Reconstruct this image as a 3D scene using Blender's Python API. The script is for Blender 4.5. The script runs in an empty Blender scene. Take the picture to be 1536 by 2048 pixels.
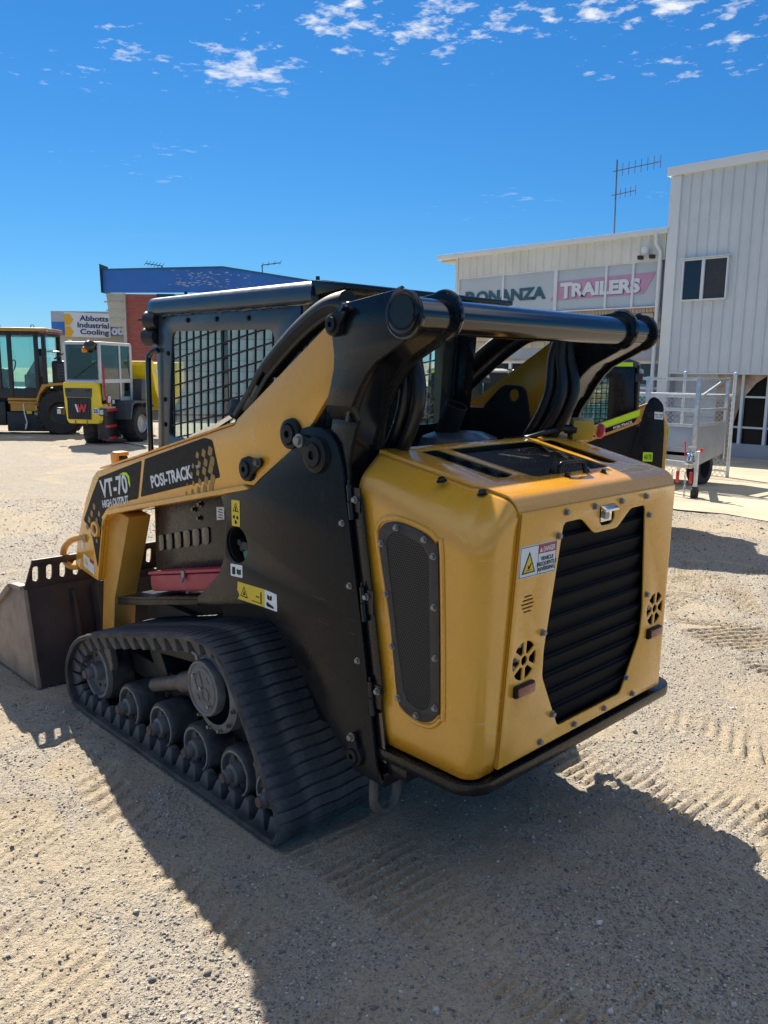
import bpy, bmesh, math, random
import numpy as np
from mathutils import Matrix, Vector
random.seed(7); np.random.seed(7)
R = math.radians; PI = math.pi
SC = bpy.context.scene; COL = SC.collection
# ------------------------------------------------------------------ camera
CAM = Vector((-1.9502, 2.2552, 1.55)); AZ = 0.7717; PITCH = 0.1746; ROLL = 0.0110
HD = Vector((math.cos(AZ), -math.sin(AZ), 0)); RT = Vector((-math.sin(AZ), -math.cos(AZ), 0))
_f = HD * math.cos(PITCH) + Vector((0, 0, -math.sin(PITCH)))
_u = HD * math.sin(PITCH) + Vector((0, 0, math.cos(PITCH)))
_r2 = RT * math.cos(ROLL) + _u * math.sin(ROLL); _u2 = -RT * math.sin(ROLL) + _u * math.cos(ROLL)
cd = bpy.data.cameras.new('camera'); cam = bpy.data.objects.new('camera', cd); COL.objects.link(cam)
cam.matrix_world = Matrix(((_r2.x, _u2.x, -_f.x, CAM.x), (_r2.y, _u2.y, -_f.y, CAM.y), (_r2.z, _u2.z, -_f.z, CAM.z), (0, 0, 0, 1)))
cd.sensor_fit = 'VERTICAL'; cd.sensor_height = 24.0; cd.lens = 24.0 * 1612.45 / 2048
cd.clip_start = 0.05; cd.clip_end = 3000
SC.camera = cam
# ------------------------------------------------------------------ sun and sky
SHX, SHY = -1.05, 0.415                       # ground shadow offset per metre of height
SUN = Vector((-SHX, -SHY, 1)).normalized()
SUN_EL = math.asin(SUN.z); SUN_AZ = math.atan2(SUN.x, SUN.y)     # azimuth from +Y, clockwise
sl = bpy.data.lights.new('sun', 'SUN'); sl.energy = 4.9; sl.angle = R(0.55); sl.color = (1, 0.93, 0.82)
so = bpy.data.objects.new('sun', sl); COL.objects.link(so)
so.rotation_euler = (-SUN).to_track_quat('-Z', 'Y').to_euler(); so.location = (6, -3, 12)
W = bpy.data.worlds.new('World'); SC.world = W; W.use_nodes = True
wn = W.node_tree.nodes; wl = W.node_tree.links; wn.clear()
def wnode(t, **k):
    n = wn.new(t)
    for a, b in k.items(): setattr(n, a, b)
    return n
sky = wnode('ShaderNodeTexSky', sky_type='NISHITA', sun_disc=False, sun_elevation=SUN_EL, sun_rotation=SUN_AZ,
            altitude=0.0, air_density=1.0, dust_density=0.0, ozone_density=2.0)

tc = wnode('ShaderNodeTexCoord'); sep = wnode('ShaderNodeSeparateXYZ'); wl.new(tc.outputs['Generated'], sep.inputs[0])
def wm(op, a, b=None, clamp=False):
    n = wnode('ShaderNodeMath', operation=op, use_clamp=clamp)
    for i, v in enumerate((a, b)):
        if v is None: continue
        if isinstance(v, (int, float)): n.inputs[i].default_value = v
        else: wl.new(v, n.inputs[i])
    return n.outputs[0]
# polarised deep-blue response of the photograph: a power curve per channel on the physical sky
ssp = wnode('ShaderNodeSeparateColor'); wl.new(sky.outputs[0], ssp.inputs[0]); scb = wnode('ShaderNodeCombineColor')
for i_, (a_, p_) in enumerate(((0.053, 1.32), (0.258, 0.90), (0.64, 0.70))):
    wl.new(wm('MULTIPLY', wm('POWER', ssp.outputs[i_], p_), a_), scb.inputs[i_])
zc = wm('MAXIMUM', sep.outputs[2], 0.03)
cx = wm('DIVIDE', sep.outputs[0], zc); cy = wm('DIVIDE', sep.outputs[1], zc)
cmb = wnode('ShaderNodeCombineXYZ'); wl.new(cx, cmb.inputs[0]); wl.new(cy, cmb.inputs[1])
def wnoise(scale, detail, off, rough=0.55):
    mp = wnode('ShaderNodeMapping'); mp.inputs['Location'].default_value = off; wl.new(cmb.outputs[0], mp.inputs[0])
    n = wnode('ShaderNodeTexNoise'); n.inputs['Scale'].default_value = scale; n.inputs['Detail'].default_value = detail; n.inputs['Roughness'].default_value = rough
    wl.new(mp.outputs[0], n.inputs['Vector']); return n.outputs[0]
big = wnoise(0.55, 2.0, (3.745, 1.073, 0)); mid = wnoise(2.6, 3.0, (1.045, 4.573, 0)); fine = wnoise(11.0, 6.0, (1.945, 1.573, 0), 0.62)
cl = wm('ADD', wm('MULTIPLY', big, 0.85), wm('ADD', wm('MULTIPLY', mid, 0.42), wm('MULTIPLY', fine, 0.55)))
lift = wnode('ShaderNodeMapRange'); wl.new(sep.outputs[2], lift.inputs[0]); lift.inputs[1].default_value = 0.36; lift.inputs[2].default_value = 0.75; lift.inputs[4].default_value = 0.25   # the cloud field thickens overhead
cl = wm('ADD', cl, lift.outputs[0])
mr = wnode('ShaderNodeMapRange'); wl.new(cl, mr.inputs[0]); mr.inputs[1].default_value = 1.06; mr.inputs[2].default_value = 1.165
mr.inputs[3].default_value = 0.0; mr.inputs[4].default_value = 1.0
fade = wnode('ShaderNodeMapRange'); wl.new(sep.outputs[2], fade.inputs[0]); fade.inputs[1].default_value = 0.14; fade.inputs[2].default_value = 0.36
cmask = wm('MULTIPLY', mr.outputs[0], fade.outputs[0], True)
mixc = wnode('ShaderNodeMix', data_type='RGBA'); wl.new(wm('MULTIPLY', cmask, 0.9), mixc.inputs[0]); wl.new(scb.outputs[0], mixc.inputs[6])
mixc.inputs[7].default_value = (3.2, 3.3, 3.4, 1)
bg = wnode('ShaderNodeBackground'); bg.inputs['Strength'].default_value = 0.145; wl.new(mixc.outputs[2], bg.inputs['Color'])
wo = wnode('ShaderNodeOutputWorld'); wl.new(bg.outputs[0], wo.inputs['Surface'])
SC.view_settings.view_transform = 'Standard'; SC.view_settings.look = 'None'; SC.view_settings.exposure = 1.07; SC.view_settings.gamma = 1.0
SC.view_settings.use_curve_mapping = False
SC.render.engine = 'CYCLES'; SC.cycles.max_bounces = 8; SC.cycles.transparent_max_bounces = 16
try: SC.cycles.use_denoising = True
except Exception: pass
# ------------------------------------------------------------------ helpers
def gz(x, y):
    """height of the yard: level round the machine, then falling gently away"""
    s = (x - CAM.x) * HD.x + (y - CAM.y) * HD.y - 6.1
    return -0.046 - 0.022 * (np.where(s > 1, s, np.where(s < -1, 0, (s + 1) ** 2 / 4)))
def gzf(x, y): return float(gz(np.array(x), np.array(y)))
class MB:
    def __init__(s): s.v = []; s.f = []
    def add(s, vs, fs):
        o = len(s.v); s.v += [tuple(map(float, p)) for p in vs]; s.f += [tuple(i + o for i in f) for f in fs]; return s
    def box(s, x0, x1, y0, y1, z0, z1, M=None):
        vs = [Vector((x, y, z)) for x in (x0, x1) for y in (y0, y1) for z in (z0, z1)]
        if M is not None: vs = [M @ p for p in vs]
        return s.add(vs, [(0, 1, 3, 2), (4, 6, 7, 5), (0, 4, 5, 1), (2, 3, 7, 6), (0, 2, 6, 4), (1, 5, 7, 3)])
    def bar(s, p0, p1, w, h, up=(0, 0, 1)):
        p0 = Vector(p0); p1 = Vector(p1); d = (p1 - p0).normalized(); u = Vector(up)
        sd = d.cross(u)
        if sd.length < 1e-4: sd = d.cross(Vector((1, 0, 0)))
        sd.normalize(); u = sd.cross(d).normalized(); a = sd * w / 2; b = u * h / 2
        return s.add([p0 - a - b, p0 + a - b, p0 + a + b, p0 - a + b, p1 - a - b, p1 + a - b, p1 + a + b, p1 - a + b],
                     [(0, 1, 2, 3), (4, 7, 6, 5), (0, 4, 5, 1), (1, 5, 6, 2), (2, 6, 7, 3), (3, 7, 4, 0)])
    def cyl(s, p0, p1, r0, r1=None, n=16, cap=True):
        r1 = r0 if r1 is None else r1
        p0 = Vector(p0); p1 = Vector(p1); d = (p1 - p0).normalized()
        a = d.orthogonal().normalized(); b = d.cross(a)
        vs = [p0 + (a * math.cos(2 * PI * i / n) + b * math.sin(2 * PI * i / n)) * r0 for i in range(n)]
        vs += [p1 + (a * math.cos(2 * PI * i / n) + b * math.sin(2 * PI * i / n)) * r1 for i in range(n)]
        fs = [(i, (i + 1) % n, n + (i + 1) % n, n + i) for i in range(n)]
        if cap: fs += [tuple(range(n))[::-1], tuple(range(n, 2 * n))]
        return s.add(vs, fs)
    def lathe(s, prof, c, ax, n=28, close=False):
        """prof: (radius, distance along ax)"""
        c = Vector(c); d = Vector(ax).normalized(); a = d.orthogonal().normalized(); b = d.cross(a); m = len(prof)
        vs = []
        for i in range(n):
            t = 2 * PI * i / n; e = a * math.cos(t) + b * math.sin(t)
            vs += [c + e * r + d * h_ for r, h_ in prof]
        fs = [(i * m + j, i * m + j + 1, ((i + 1) % n) * m + j + 1, ((i + 1) % n) * m + j) for i in range(n) for j in range(m - 1)]
        if close: fs += [(i * m + m - 1, i * m, ((i + 1) % n) * m, ((i + 1) % n) * m + m - 1) for i in range(n)]
        return s.add(vs, fs)
    def tube(s, path, r, n=8, closed=False, cap=True):
        P = [Vector(p) for p in path]; m = len(P); vs = []
        rr = r if isinstance(r, (list, tuple)) else [r] * m
        nrm = None
        for i in range(m):
            t = (P[(i + 1) % m] - P[i - 1]) if closed else (P[min(i + 1, m - 1)] - P[max(i - 1, 0)])
            t.normalize()
            if nrm is None: nrm = t.orthogonal().normalized()
            nrm = (nrm - t * nrm.dot(t)).normalized(); b = t.cross(nrm)
            vs += [P[i] + (nrm * math.cos(2 * PI * k / n) + b * math.sin(2 * PI * k / n)) * rr[i] for k in range(n)]
        fs = []
        for i in range(m if closed else m - 1):
            j = (i + 1) % m
            fs += [(i * n + k, i * n + (k + 1) % n, j * n + (k + 1) % n, j * n + k) for k in range(n)]
        if cap and not closed: fs += [tuple(range(n))[::-1], tuple(range((m - 1) * n, m * n))]
        return s.add(vs, fs)
    def prism(s, poly, ax, a, b):
        n = len(poly)
        def m(p, w): return {'x': (w, p[0], p[1]), 'y': (p[0], w, p[1]), 'z': (p[0], p[1], w)}[ax]
        return s.add([m(p, a) for p in poly] + [m(p, b) for p in poly],
                     [tuple(range(n))[::-1], tuple(range(n, 2 * n))] + [(i, (i + 1) % n, n + (i + 1) % n, n + i) for i in range(n)])
    def bolt(s, p, d, r=0.011, h_=0.008):
        p = Vector(p); d = Vector(d).normalized()
        s.cyl(p, p + d * h_ * 0.35, r * 1.45, n=14); s.cyl(p + d * h_ * 0.35, p + d * h_ * 1.5, r, n=6); return s
    def build(s, name, mat, parent=None, bevel=0.0, ang=38, M=None, seg=2, **tags):
        me = bpy.data.meshes.new(name)
        vs = s.v if M is None else [tuple(M @ Vector(p)) for p in s.v]
        me.from_pydata(vs, [], s.f)
        bm = bmesh.new(); bm.from_mesh(me)
        bmesh.ops.recalc_face_normals(bm, faces=bm.faces)
        if bevel > 0:
            ed = [e for e in bm.edges if len(e.link_faces) == 2 and e.calc_face_angle(0) > R(25)]
            bmesh.ops.bevel(bm, geom=ed, offset=bevel, segments=seg, affect='EDGES', profile=0.6, clamp_overlap=True)
        bm.to_mesh(me); bm.free()
        return finish(me, name, mat, parent, ang, tags)
def finish(me, name, mat, parent, ang=38, tags=None):
    for p in me.polygons: p.use_smooth = True
    me.set_sharp_from_angle(angle=R(ang))
    if mat is not None: me.materials.append(MAT[mat] if isinstance(mat, str) else mat)
    o = bpy.data.objects.new(name, me); COL.objects.link(o)
    if parent is not None: o.parent = parent
    for k, v in (tags or {}).items(): o[k] = v
    return o
def thing(name, label, cat, loc=(0, 0, 0), rz=0.0, group=None):
    o = bpy.data.objects.new(name, None); COL.objects.link(o); o.location = loc; o.rotation_euler = (0, 0, rz); o.empty_display_size = 0.2
    o['label'] = label; o['category'] = cat
    if group: o['group'] = group
    return o
def tag(o, label, cat, group=None):
    o['label'] = label; o['category'] = cat
    if group: o['group'] = group
    return o
def struct(o): o['kind'] = 'structure'; return o
def copyto(o, parent, M=None):
    c = o.copy(); COL.objects.link(c); c.parent = parent
    if M is not None: c.matrix_local = M @ o.matrix_local
    for ch in o.children: copyto(ch, c)
    return c
MIRY = Matrix.Diagonal((1, -1, 1, 1))
def mirror(o, parent): return copyto(o, parent, MIRY)
def rnd(poly, r, n=4):
    out = []; m = len(poly)
    for i in range(m):
        p = Vector(poly[i]); a = Vector(poly[i - 1]) - p; b = Vector(poly[(i + 1) % m]) - p
        rr = r[i] if isinstance(r, (list, tuple)) else r
        k = min(rr, a.length * 0.48, b.length * 0.48)
        if k < 1e-5: out.append(tuple(p)); continue
        A = p + a.normalized() * k; B = p + b.normalized() * k
        for j in range(n + 1):
            t = j / n; q = A * (1 - t) ** 2 + p * 2 * t * (1 - t) + B * t * t; out.append(tuple(q))
    return out
def circ(cx, cy, r, n=24, ry=None): return [(cx + r * math.cos(2 * PI * i / n), cy + (ry or r) * math.sin(2 * PI * i / n)) for i in range(n)]
def spl(pts, n=8, closed=False):
    """Catmull-Rom through points"""
    P = [Vector(p) for p in pts]; m = len(P); out = []
    for i in range(m if closed else m - 1):
        p0 = P[(i - 1) % m] if closed or i > 0 else P[0]; p1 = P[i]; p2 = P[(i + 1) % m]; p3 = P[(i + 2) % m] if closed or i + 2 < m else P[m - 1]
        for k in range(n):
            t = k / n
            out.append(tuple(0.5 * ((2 * p1) + (p2 - p0) * t + (2 * p0 - 5 * p1 + 4 * p2 - p3) * t * t + (3 * p1 - p0 - 3 * p2 + p3) * t ** 3)))
    if not closed: out.append(tuple(P[-1]))
    return out
def frame(ax, at, flip=False):
    """matrix taking curve space (u, v, w) to the world: u, v span the plane, w its normal"""
    if ax == 'y': return Matrix(((1, 0, 0, 0), (0, 0, -1, at), (0, 1, 0, 0), (0, 0, 0, 1)))
    if ax == 'x': return Matrix(((0, 0, 1, at), (1, 0, 0, 0), (0, 1, 0, 0), (0, 0, 0, 1)))
    return Matrix(((1, 0, 0, 0), (0, 1, 0, 0), (0, 0, 1, at), (0, 0, 0, 1)))
def curve_mesh(cu, M):
    o = bpy.data.objects.new('tmp', cu); COL.objects.link(o)
    bpy.context.view_layer.update()
    me = bpy.data.meshes.new_from_object(o.evaluated_get(bpy.context.evaluated_depsgraph_get()))
    bpy.data.objects.remove(o); bpy.data.curves.remove(cu)
    me.transform(M)
    return me
def plate(name, loops, M, th, mat, parent, bevel=0.0015, **tags):
    """flat plate with holes: loops[0] is the outline, the rest are holes; centred on the plane of M"""
    cu = bpy.data.curves.new(name, 'CURVE'); cu.dimensions = '2D'; cu.fill_mode = 'BOTH'
    for L in loops:
        s = cu.splines.new('POLY'); s.points.add(len(L) - 1)
        for p, q in zip(s.points, L): p.co = (q[0], q[1], 0, 1)
        s.use_cyclic_u = True
    cu.extrude = max(th / 2 - bevel, 0); cu.bevel_depth = bevel; cu.bevel_resolution = 1; cu.offset = -bevel
    me = curve_mesh(cu, M); me.name = name
    bm = bmesh.new(); bm.from_mesh(me); bmesh.ops.remove_doubles(bm, verts=bm.verts, dist=1e-5); bmesh.ops.recalc_face_normals(bm, faces=bm.faces); bm.to_mesh(me); bm.free()
    return finish(me, name, mat, parent, 38, tags)
def text(name, body, M, size, mat, parent, th=0.0004, bold=0.0, shear=0.0, width=None, align='LEFT', spacing=1.0, line=1.0, **tags):
    cu = bpy.data.curves.new(name, 'FONT'); cu.body = body; cu.size = size; cu.extrude = th; cu.offset = bold; cu.shear = shear
    cu.align_x = align; cu.space_character = spacing; cu.space_line = line; cu.resolution_u = 3
    me = curve_mesh(cu, Matrix.Identity(4)); me.name = name
    if width and len(me.vertices):
        xs = [v.co.x for v in me.vertices]; k = width / (max(xs) - min(xs)); x0 = min(xs)
        if align == 'CENTER': x0 = 0
        for v in me.vertices: v.co.x = (v.co.x - x0) * k
    me.transform(M)
    return finish(me, name, mat, parent, 30, tags)
def plane_at(o, u, v):
    """frame with origin o, u along text, v up"""
    u = Vector(u).normalized(); v = Vector(v); v = (v - u * v.dot(u)).normalized(); w = u.cross(v)
    return Matrix(((u.x, v.x, w.x, o[0]), (u.y, v.y, w.y, o[1]), (u.z, v.z, w.z, o[2]), (0, 0, 0, 1)))
# ------------------------------------------------------------------ materials
MAT = {}
def NT(name):
    m = bpy.data.materials.new(name); m.use_nodes = True; MAT[name] = m; nt = m.node_tree
    return m, nt, nt.nodes['Principled BSDF']
def nd(nt, t, ins=None, **k):
    n = nt.nodes.new(t)
    for a, b in k.items(): setattr(n, a, b)
    for a, b in (ins or {}).items():
        if hasattr(b, 'is_linked') or isinstance(b, bpy.types.NodeSocket): nt.links.new(b, n.inputs[a])
        else: n.inputs[a].default_value = b
    return n
def c4(c): return (c[0], c[1], c[2], 1)
def mix(nt, fac, a, b, mode='MIX'):
    n = nt.nodes.new('ShaderNodeMix'); n.data_type = 'RGBA'; n.blend_type = mode
    for i, v in ((0, fac), (6, a), (7, b)):
        if isinstance(v, bpy.types.NodeSocket): nt.links.new(v, n.inputs[i])
        elif i == 0: n.inputs[0].default_value = v
        else: n.inputs[i].default_value = c4(v)
    return n.outputs[2]
def ramp(nt, src, a, b, lo=0.0, hi=1.0):
    n = nd(nt, 'ShaderNodeMapRange', {0: src, 1: a, 2: b, 3: lo, 4: hi}); return n.outputs[0]
def coords(nt, kind='Object', scale=(1, 1, 1), loc=(0, 0, 0), rot=(0, 0, 0)):
    t = nt.nodes.new('ShaderNodeTexCoord'); m = nt.nodes.new('ShaderNodeMapping'); nt.links.new(t.outputs[kind], m.inputs[0])
    m.inputs['Scale'].default_value = scale; m.inputs['Location'].default_value = loc; m.inputs['Rotation'].default_value = rot
    return m.outputs[0]
def noise(nt, vec, scale, detail=4, rough=0.55):
    return nd(nt, 'ShaderNodeTexNoise', {'Vector': vec, 'Scale': scale, 'Detail': detail, 'Roughness': rough}).outputs[0]
def pm(name, base, rough=0.5, metal=0.0, coat=0.0, var=0.12, vscale=9.0, dust=0.0, dustc=(0.32, 0.24, 0.16), bump=0.0, bscale=120.0, rv=0.12, streak=0.0, spec=0.5, scuff=0.0, scuffc=(.8, .6, .35)):
    m, nt, b = NT(name)
    v = coords(nt); n1 = noise(nt, v, vscale, 5); n2 = noise(nt, v, vscale * 4.7, 4, 0.65)
    dark = tuple(c * (1 - var) for c in base); lite = tuple(min(1, c * (1 + var)) for c in base)
    col = mix(nt, ramp(nt, n1, 0.32, 0.68), dark, lite)
    ro = ramp(nt, n2, 0.3, 0.7, max(0.02, rough - rv / 2), min(1, rough + rv / 2))
    if streak > 0:
        vs = coords(nt, scale=(55, 55, 2.2)); ns = noise(nt, vs, 1.0, 3)
        col = mix(nt, ramp(nt, ns, 0.56, 0.78, 0, streak), col, dustc)
    if scuff > 0:
        for sc_, rt in (((9, 9, 95), (0.25, 0.1, 0)), ((60, 60, 7), (0.5, 0.3, 0.2))):
            ns = noise(nt, coords(nt, scale=sc_, rot=rt), 1.0, 2, .4); big_ = noise(nt, v, 6.0, 2)
            mk = nd(nt, 'ShaderNodeMath', {0: ramp(nt, ns, .70, .76, 0, scuff), 1: ramp(nt, big_, .52, .66)}, operation='MULTIPLY').outputs[0]; col = mix(nt, mk, col, scuffc)
    if dust > 0:
        n3 = noise(nt, v, vscale * 0.6, 6, 0.7); dm = ramp(nt, n3, 0.45, 0.75, 0, dust)
        n4 = noise(nt, v, vscale * 30, 3, 0.7); dm = nd(nt, 'ShaderNodeMath', {0: dm, 1: ramp(nt, n4, 0.3, 0.7, 0.55, 1.0)}, operation='MULTIPLY').outputs[0]
        col = mix(nt, dm, col, dustc)
        ro = nd(nt, 'ShaderNodeMath', {0: ro, 1: nd(nt, 'ShaderNodeMath', {0: dm, 1: 0.45}, operation='MULTIPLY').outputs[0]}, operation='ADD', use_clamp=True).outputs[0]
    nt.links.new(col, b.inputs['Base Color']); nt.links.new(ro, b.inputs['Roughness'])
    b.inputs['Metallic'].default_value = metal; b.inputs['Coat Weight'].default_value = coat; b.inputs['Coat Roughness'].default_value = 0.12
    b.inputs['Specular IOR Level'].default_value = spec
    if bump > 0:
        bn = noise(nt, v, bscale, 3, 0.6); bp = nd(nt, 'ShaderNodeBump', {'Height': bn, 'Strength': bump, 'Distance': 0.004}); nt.links.new(bp.outputs[0], b.inputs['Normal'])
    return m
pm('yellow', (0.77, 0.345, 0.020), 0.25, coat=0.6, var=0.05, vscale=4, dust=0.24, dustc=(0.60, 0.36, 0.14), bump=0.02, bscale=300, streak=0.12, scuff=.6)
pm('yellow_dirty', (0.62, 0.285, 0.03), 0.45, coat=0.1, var=0.12, vscale=7, dust=0.6, dustc=(0.33, 0.22, 0.11), bump=0.04, bscale=200, streak=0.25)
pm('black_paint', (0.005, 0.006, 0.0075), 0.27, coat=0.15, var=0.2, dust=0.18, dustc=(0.020, 0.020, 0.020), streak=0.10, bump=0.015, bscale=260, spec=.3)
pm('black_gloss', (0.006, 0.007, 0.009), 0.14, coat=0.5, var=0.1, dust=0.06, dustc=(0.03, 0.027, 0.024))
pm('black_matt', (0.007, 0.007, 0.008), 0.5, var=0.2, dust=0.25, dustc=(0.022, 0.020, 0.018), spec=.3)
pm('chassis_black', (0.005, 0.006, 0.0075), 0.26, coat=0.0, var=0.3, vscale=2.5, dust=0.5, dustc=(0.030, 0.029, 0.029), streak=0.15, bump=0.02, bscale=180, spec=.22, scuff=.5, scuffc=(.07, .068, .065))
pm('cab_grey', (0.030, 0.045, 0.058), 0.33, coat=0.3, var=0.12, dust=0.2, dustc=(0.07, 0.075, 0.08))
pm('rubber', (0.030, 0.033, 0.038), 0.55, var=0.35, vscale=10, dust=0.95, dustc=(0.17, 0.16, 0.148), streak=.15, bump=0.25, bscale=90, rv=0.3)
pm('rubber_edge', (0.04, 0.038, 0.036), 0.8, var=0.3, vscale=14, dust=0.8, dustc=(0.22, 0.18, 0.14), bump=0.3, bscale=90)
pm('hose', (0.008, 0.008, 0.008), 0.36, var=0.2, vscale=30, dust=0.3, dustc=(0.035, 0.03, 0.025), bump=0.1, bscale=400)
pm('wheel_grey', (0.13, 0.13, 0.128), 0.6, var=0.25, vscale=20, dust=0.7, dustc=(0.13, 0.11, 0.085), bump=0.1)
pm('rim_dust', (0.21, 0.20, 0.185), 0.8, var=.3, vscale=30, bump=.1); pm('steel_worn', (0.13, 0.115, 0.10), 0.55, metal=0.3, var=0.3, vscale=20, dust=0.6, dustc=(0.15, 0.10, 0.065), bump=0.12)
pm('rust', (0.12, 0.055, 0.032), 0.75, var=0.35, vscale=22, dust=0.5, dustc=(0.10, 0.075, 0.055), bump=0.2)
pm('hub_rust', (0.12, 0.075, 0.06), 0.7, var=0.3, vscale=30, dust=0.4, dustc=(0.13, 0.1, 0.08), bump=0.1)
pm('zinc', (0.27, 0.265, 0.25), 0.5, metal=0.7, var=0.15, vscale=60)
pm('galv', (0.56, 0.585, 0.60), 0.42, metal=0.75, var=0.15, vscale=12, bump=0.02)
pm('alu_plate', (0.44, 0.46, 0.475), 0.45, metal=0.6, var=0.1, vscale=4)
pm('dark_metal', (0.022, 0.022, 0.024), 0.5, metal=0.2, var=0.3, dust=0.3, dustc=(0.07, 0.055, 0.045))
pm('grille_frame', (0.034, 0.024, 0.022), 0.5, var=0.25, vscale=16, dust=0.5, dustc=(0.11, 0.075, 0.06))
pm('bucket_steel', (0.27, 0.205, 0.155), 0.6, metal=0.0, var=0.3, vscale=6, dust=0.7, dustc=(0.24, 0.155, 0.10), streak=0.3, bump=0.06)
pm('bucket_dark', (0.035, 0.028, 0.027), 0.48, metal=0.1, var=0.5, vscale=5, dust=0.6, dustc=(0.085, 0.05, 0.038), streak=0.4, bump=0.05)
pm('red_box', (0.46, 0.035, 0.055), 0.42, var=0.1, dust=0.4, dustc=(0.30, 0.12, 0.10))
pm('red_lens', (0.22, 0.028, 0.028), 0.25, coat=0.5, var=0.15, dust=0.2, dustc=(0.30, 0.15, 0.12))
pm('red_paint', (0.55, 0.02, 0.035), 0.35, coat=0.2, var=0.08)
pm('estop_yellow', (0.72, 0.40, 0.03), 0.4, var=0.08)
pm('plastic_grey', (0.42, 0.42, 0.36), 0.5, var=0.06)
pm('plastic_dark', (0.02, 0.02, 0.022), 0.45, var=0.15, dust=0.2, dustc=(0.1, 0.09, 0.08))
pm('decal_black', (0.004, 0.004, 0.004), 0.5, var=0.2, dust=0.06, dustc=(0.02, 0.018, 0.015), spec=.2)
pm('decal_white', (0.74, 0.74, 0.72), 0.45, var=0.05, dust=0.15, dustc=(0.5, 0.45, 0.36))
pm('decal_gold', (0.33, 0.18, 0.035), 0.4, var=0.2)
pm('decal_red', (0.42, 0.022, 0.035), 0.45, var=0.08)
pm('decal_yellow', (0.75, 0.52, 0.015), 0.45, var=0.05, dust=0.15, dustc=(0.5, 0.4, 0.2))
pm('lime', (0.55, 0.80, 0.01), 0.5, var=0.05)
pm('green_cap', (0.08, 0.27, 0.18), 0.5, var=0.2, dust=0.4, dustc=(0.2, 0.28, 0.2))
pm('seat_black', (0.015, 0.016, 0.017), 0.6, var=0.1)
pm('seat_grey', (0.20, 0.22, 0.22), 0.55, var=0.1)
pm('chrome', (0.7, 0.7, 0.7), 0.12, metal=1.0, var=0.05)
pm('lamp_glass', (0.55, 0.56, 0.55), 0.15, coat=0.5, var=0.1)
pm('amber', (0.75, 0.22, 0.01), 0.3, var=0.1)
def glass(name, tint, alpha=0.25, rough=0.03):
    m, nt, b = NT(name)
    tr = nd(nt, 'ShaderNodeBsdfTransparent', {'Color': c4(tint)}); gl = nd(nt, 'ShaderNodeBsdfGlossy', {'Color': (0.9, 0.95, 0.97, 1), 'Roughness': rough})
    lw = nd(nt, 'ShaderNodeLayerWeight', {'Blend': 0.5}); fr = nd(nt, 'ShaderNodeMath', {0: nd(nt, 'ShaderNodeMath', {0: lw.outputs['Facing'], 1: 4.0}, operation='POWER').outputs[0], 1: 0.6}, operation='MULTIPLY'); f2 = nd(nt, 'ShaderNodeMath', {0: fr.outputs[0], 1: 0.03 + alpha * 0.3}, operation='ADD', use_clamp=True)
    ms = nt.nodes.new('ShaderNodeMixShader'); nt.links.new(f2.outputs[0], ms.inputs[0]); nt.links.new(tr.outputs[0], ms.inputs[1]); nt.links.new(gl.outputs[0], ms.inputs[2])
    nt.links.new(ms.outputs[0], nt.nodes['Material Output'].inputs['Surface']); return m
glass('glass', (0.80, 0.93, 0.90), 0.10); glass('glass_dark', (0.42, 0.56, 0.54), 0.14); glass('glass_teal', (0.74, 0.90, 0.87), 0.12); glass('glass_dusty', (0.90, 0.97, 0.96), 0.16, 0.08)
def dusty(name, amt, c):
    nt = MAT[name].node_tree; out = nt.nodes['Material Output']; src = out.inputs['Surface'].links[0].from_socket
    df = nd(nt, 'ShaderNodeBsdfDiffuse', {'Color': c4(c)}); tl = nd(nt, 'ShaderNodeBsdfTranslucent', {'Color': c4(c)}); ad = nt.nodes.new('ShaderNodeMixShader'); ad.inputs[0].default_value = .5
    nt.links.new(df.outputs[0], ad.inputs[1]); nt.links.new(tl.outputs[0], ad.inputs[2]); ms = nt.nodes.new('ShaderNodeMixShader')
    n_ = noise(nt, coords(nt), 4.0, 4); nt.links.new(ramp(nt, n_, .3, .7, amt * .6, amt * 1.3), ms.inputs[0]); nt.links.new(src, ms.inputs[1]); nt.links.new(ad.outputs[0], ms.inputs[2]); nt.links.new(ms.outputs[0], out.inputs['Surface'])
dusty('glass_dusty', .14, (.62, .68, .68)); dusty('glass_teal', .03, (.5, .6, .6))
def perforated(name, base, pitch, hole, uax, vax, see=True, rough=0.5):
    """sheet metal with staggered round holes, pattern fixed in object space"""
    m, nt, b = NT(name)
    b.inputs['Base Color'].default_value = c4(base); b.inputs['Roughness'].default_value = rough; b.inputs['Metallic'].default_value = 0.3
    t = nt.nodes.new('ShaderNodeTexCoord'); s = nd(nt, 'ShaderNodeSeparateXYZ', {0: t.outputs['Object']})
    def M(op, a, bb): return nd(nt, 'ShaderNodeMath', {0: a, 1: bb}, operation=op).outputs[0]
    u = M('DIVIDE', s.outputs[uax], pitch); v = M('DIVIDE', s.outputs[vax], pitch * 0.866)
    row = nd(nt, 'ShaderNodeMath', {0: v}, operation='FLOOR').outputs[0]
    u = M('ADD', u, M('MULTIPLY', row, 0.5))
    fu = M('SUBTRACT', M('FRACT', u, 0), 0.5); fv = M('SUBTRACT', M('FRACT', v, 0), 0.5)
    d = M('SQRT', M('ADD', M('MULTIPLY', fu, fu), M('MULTIPLY', fv, fv)), 0)
    inside = M('LESS_THAN', d, hole)
    tr = nt.nodes.new('ShaderNodeBsdfTransparent'); ms = nt.nodes.new('ShaderNodeMixShader')
    nt.links.new(inside, ms.inputs[0]); nt.links.new(b.outputs[0], ms.inputs[1]); nt.links.new(tr.outputs[0], ms.inputs[2])
    nt.links.new(ms.outputs[0], nt.nodes['Material Output'].inputs['Surface']); return m
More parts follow.
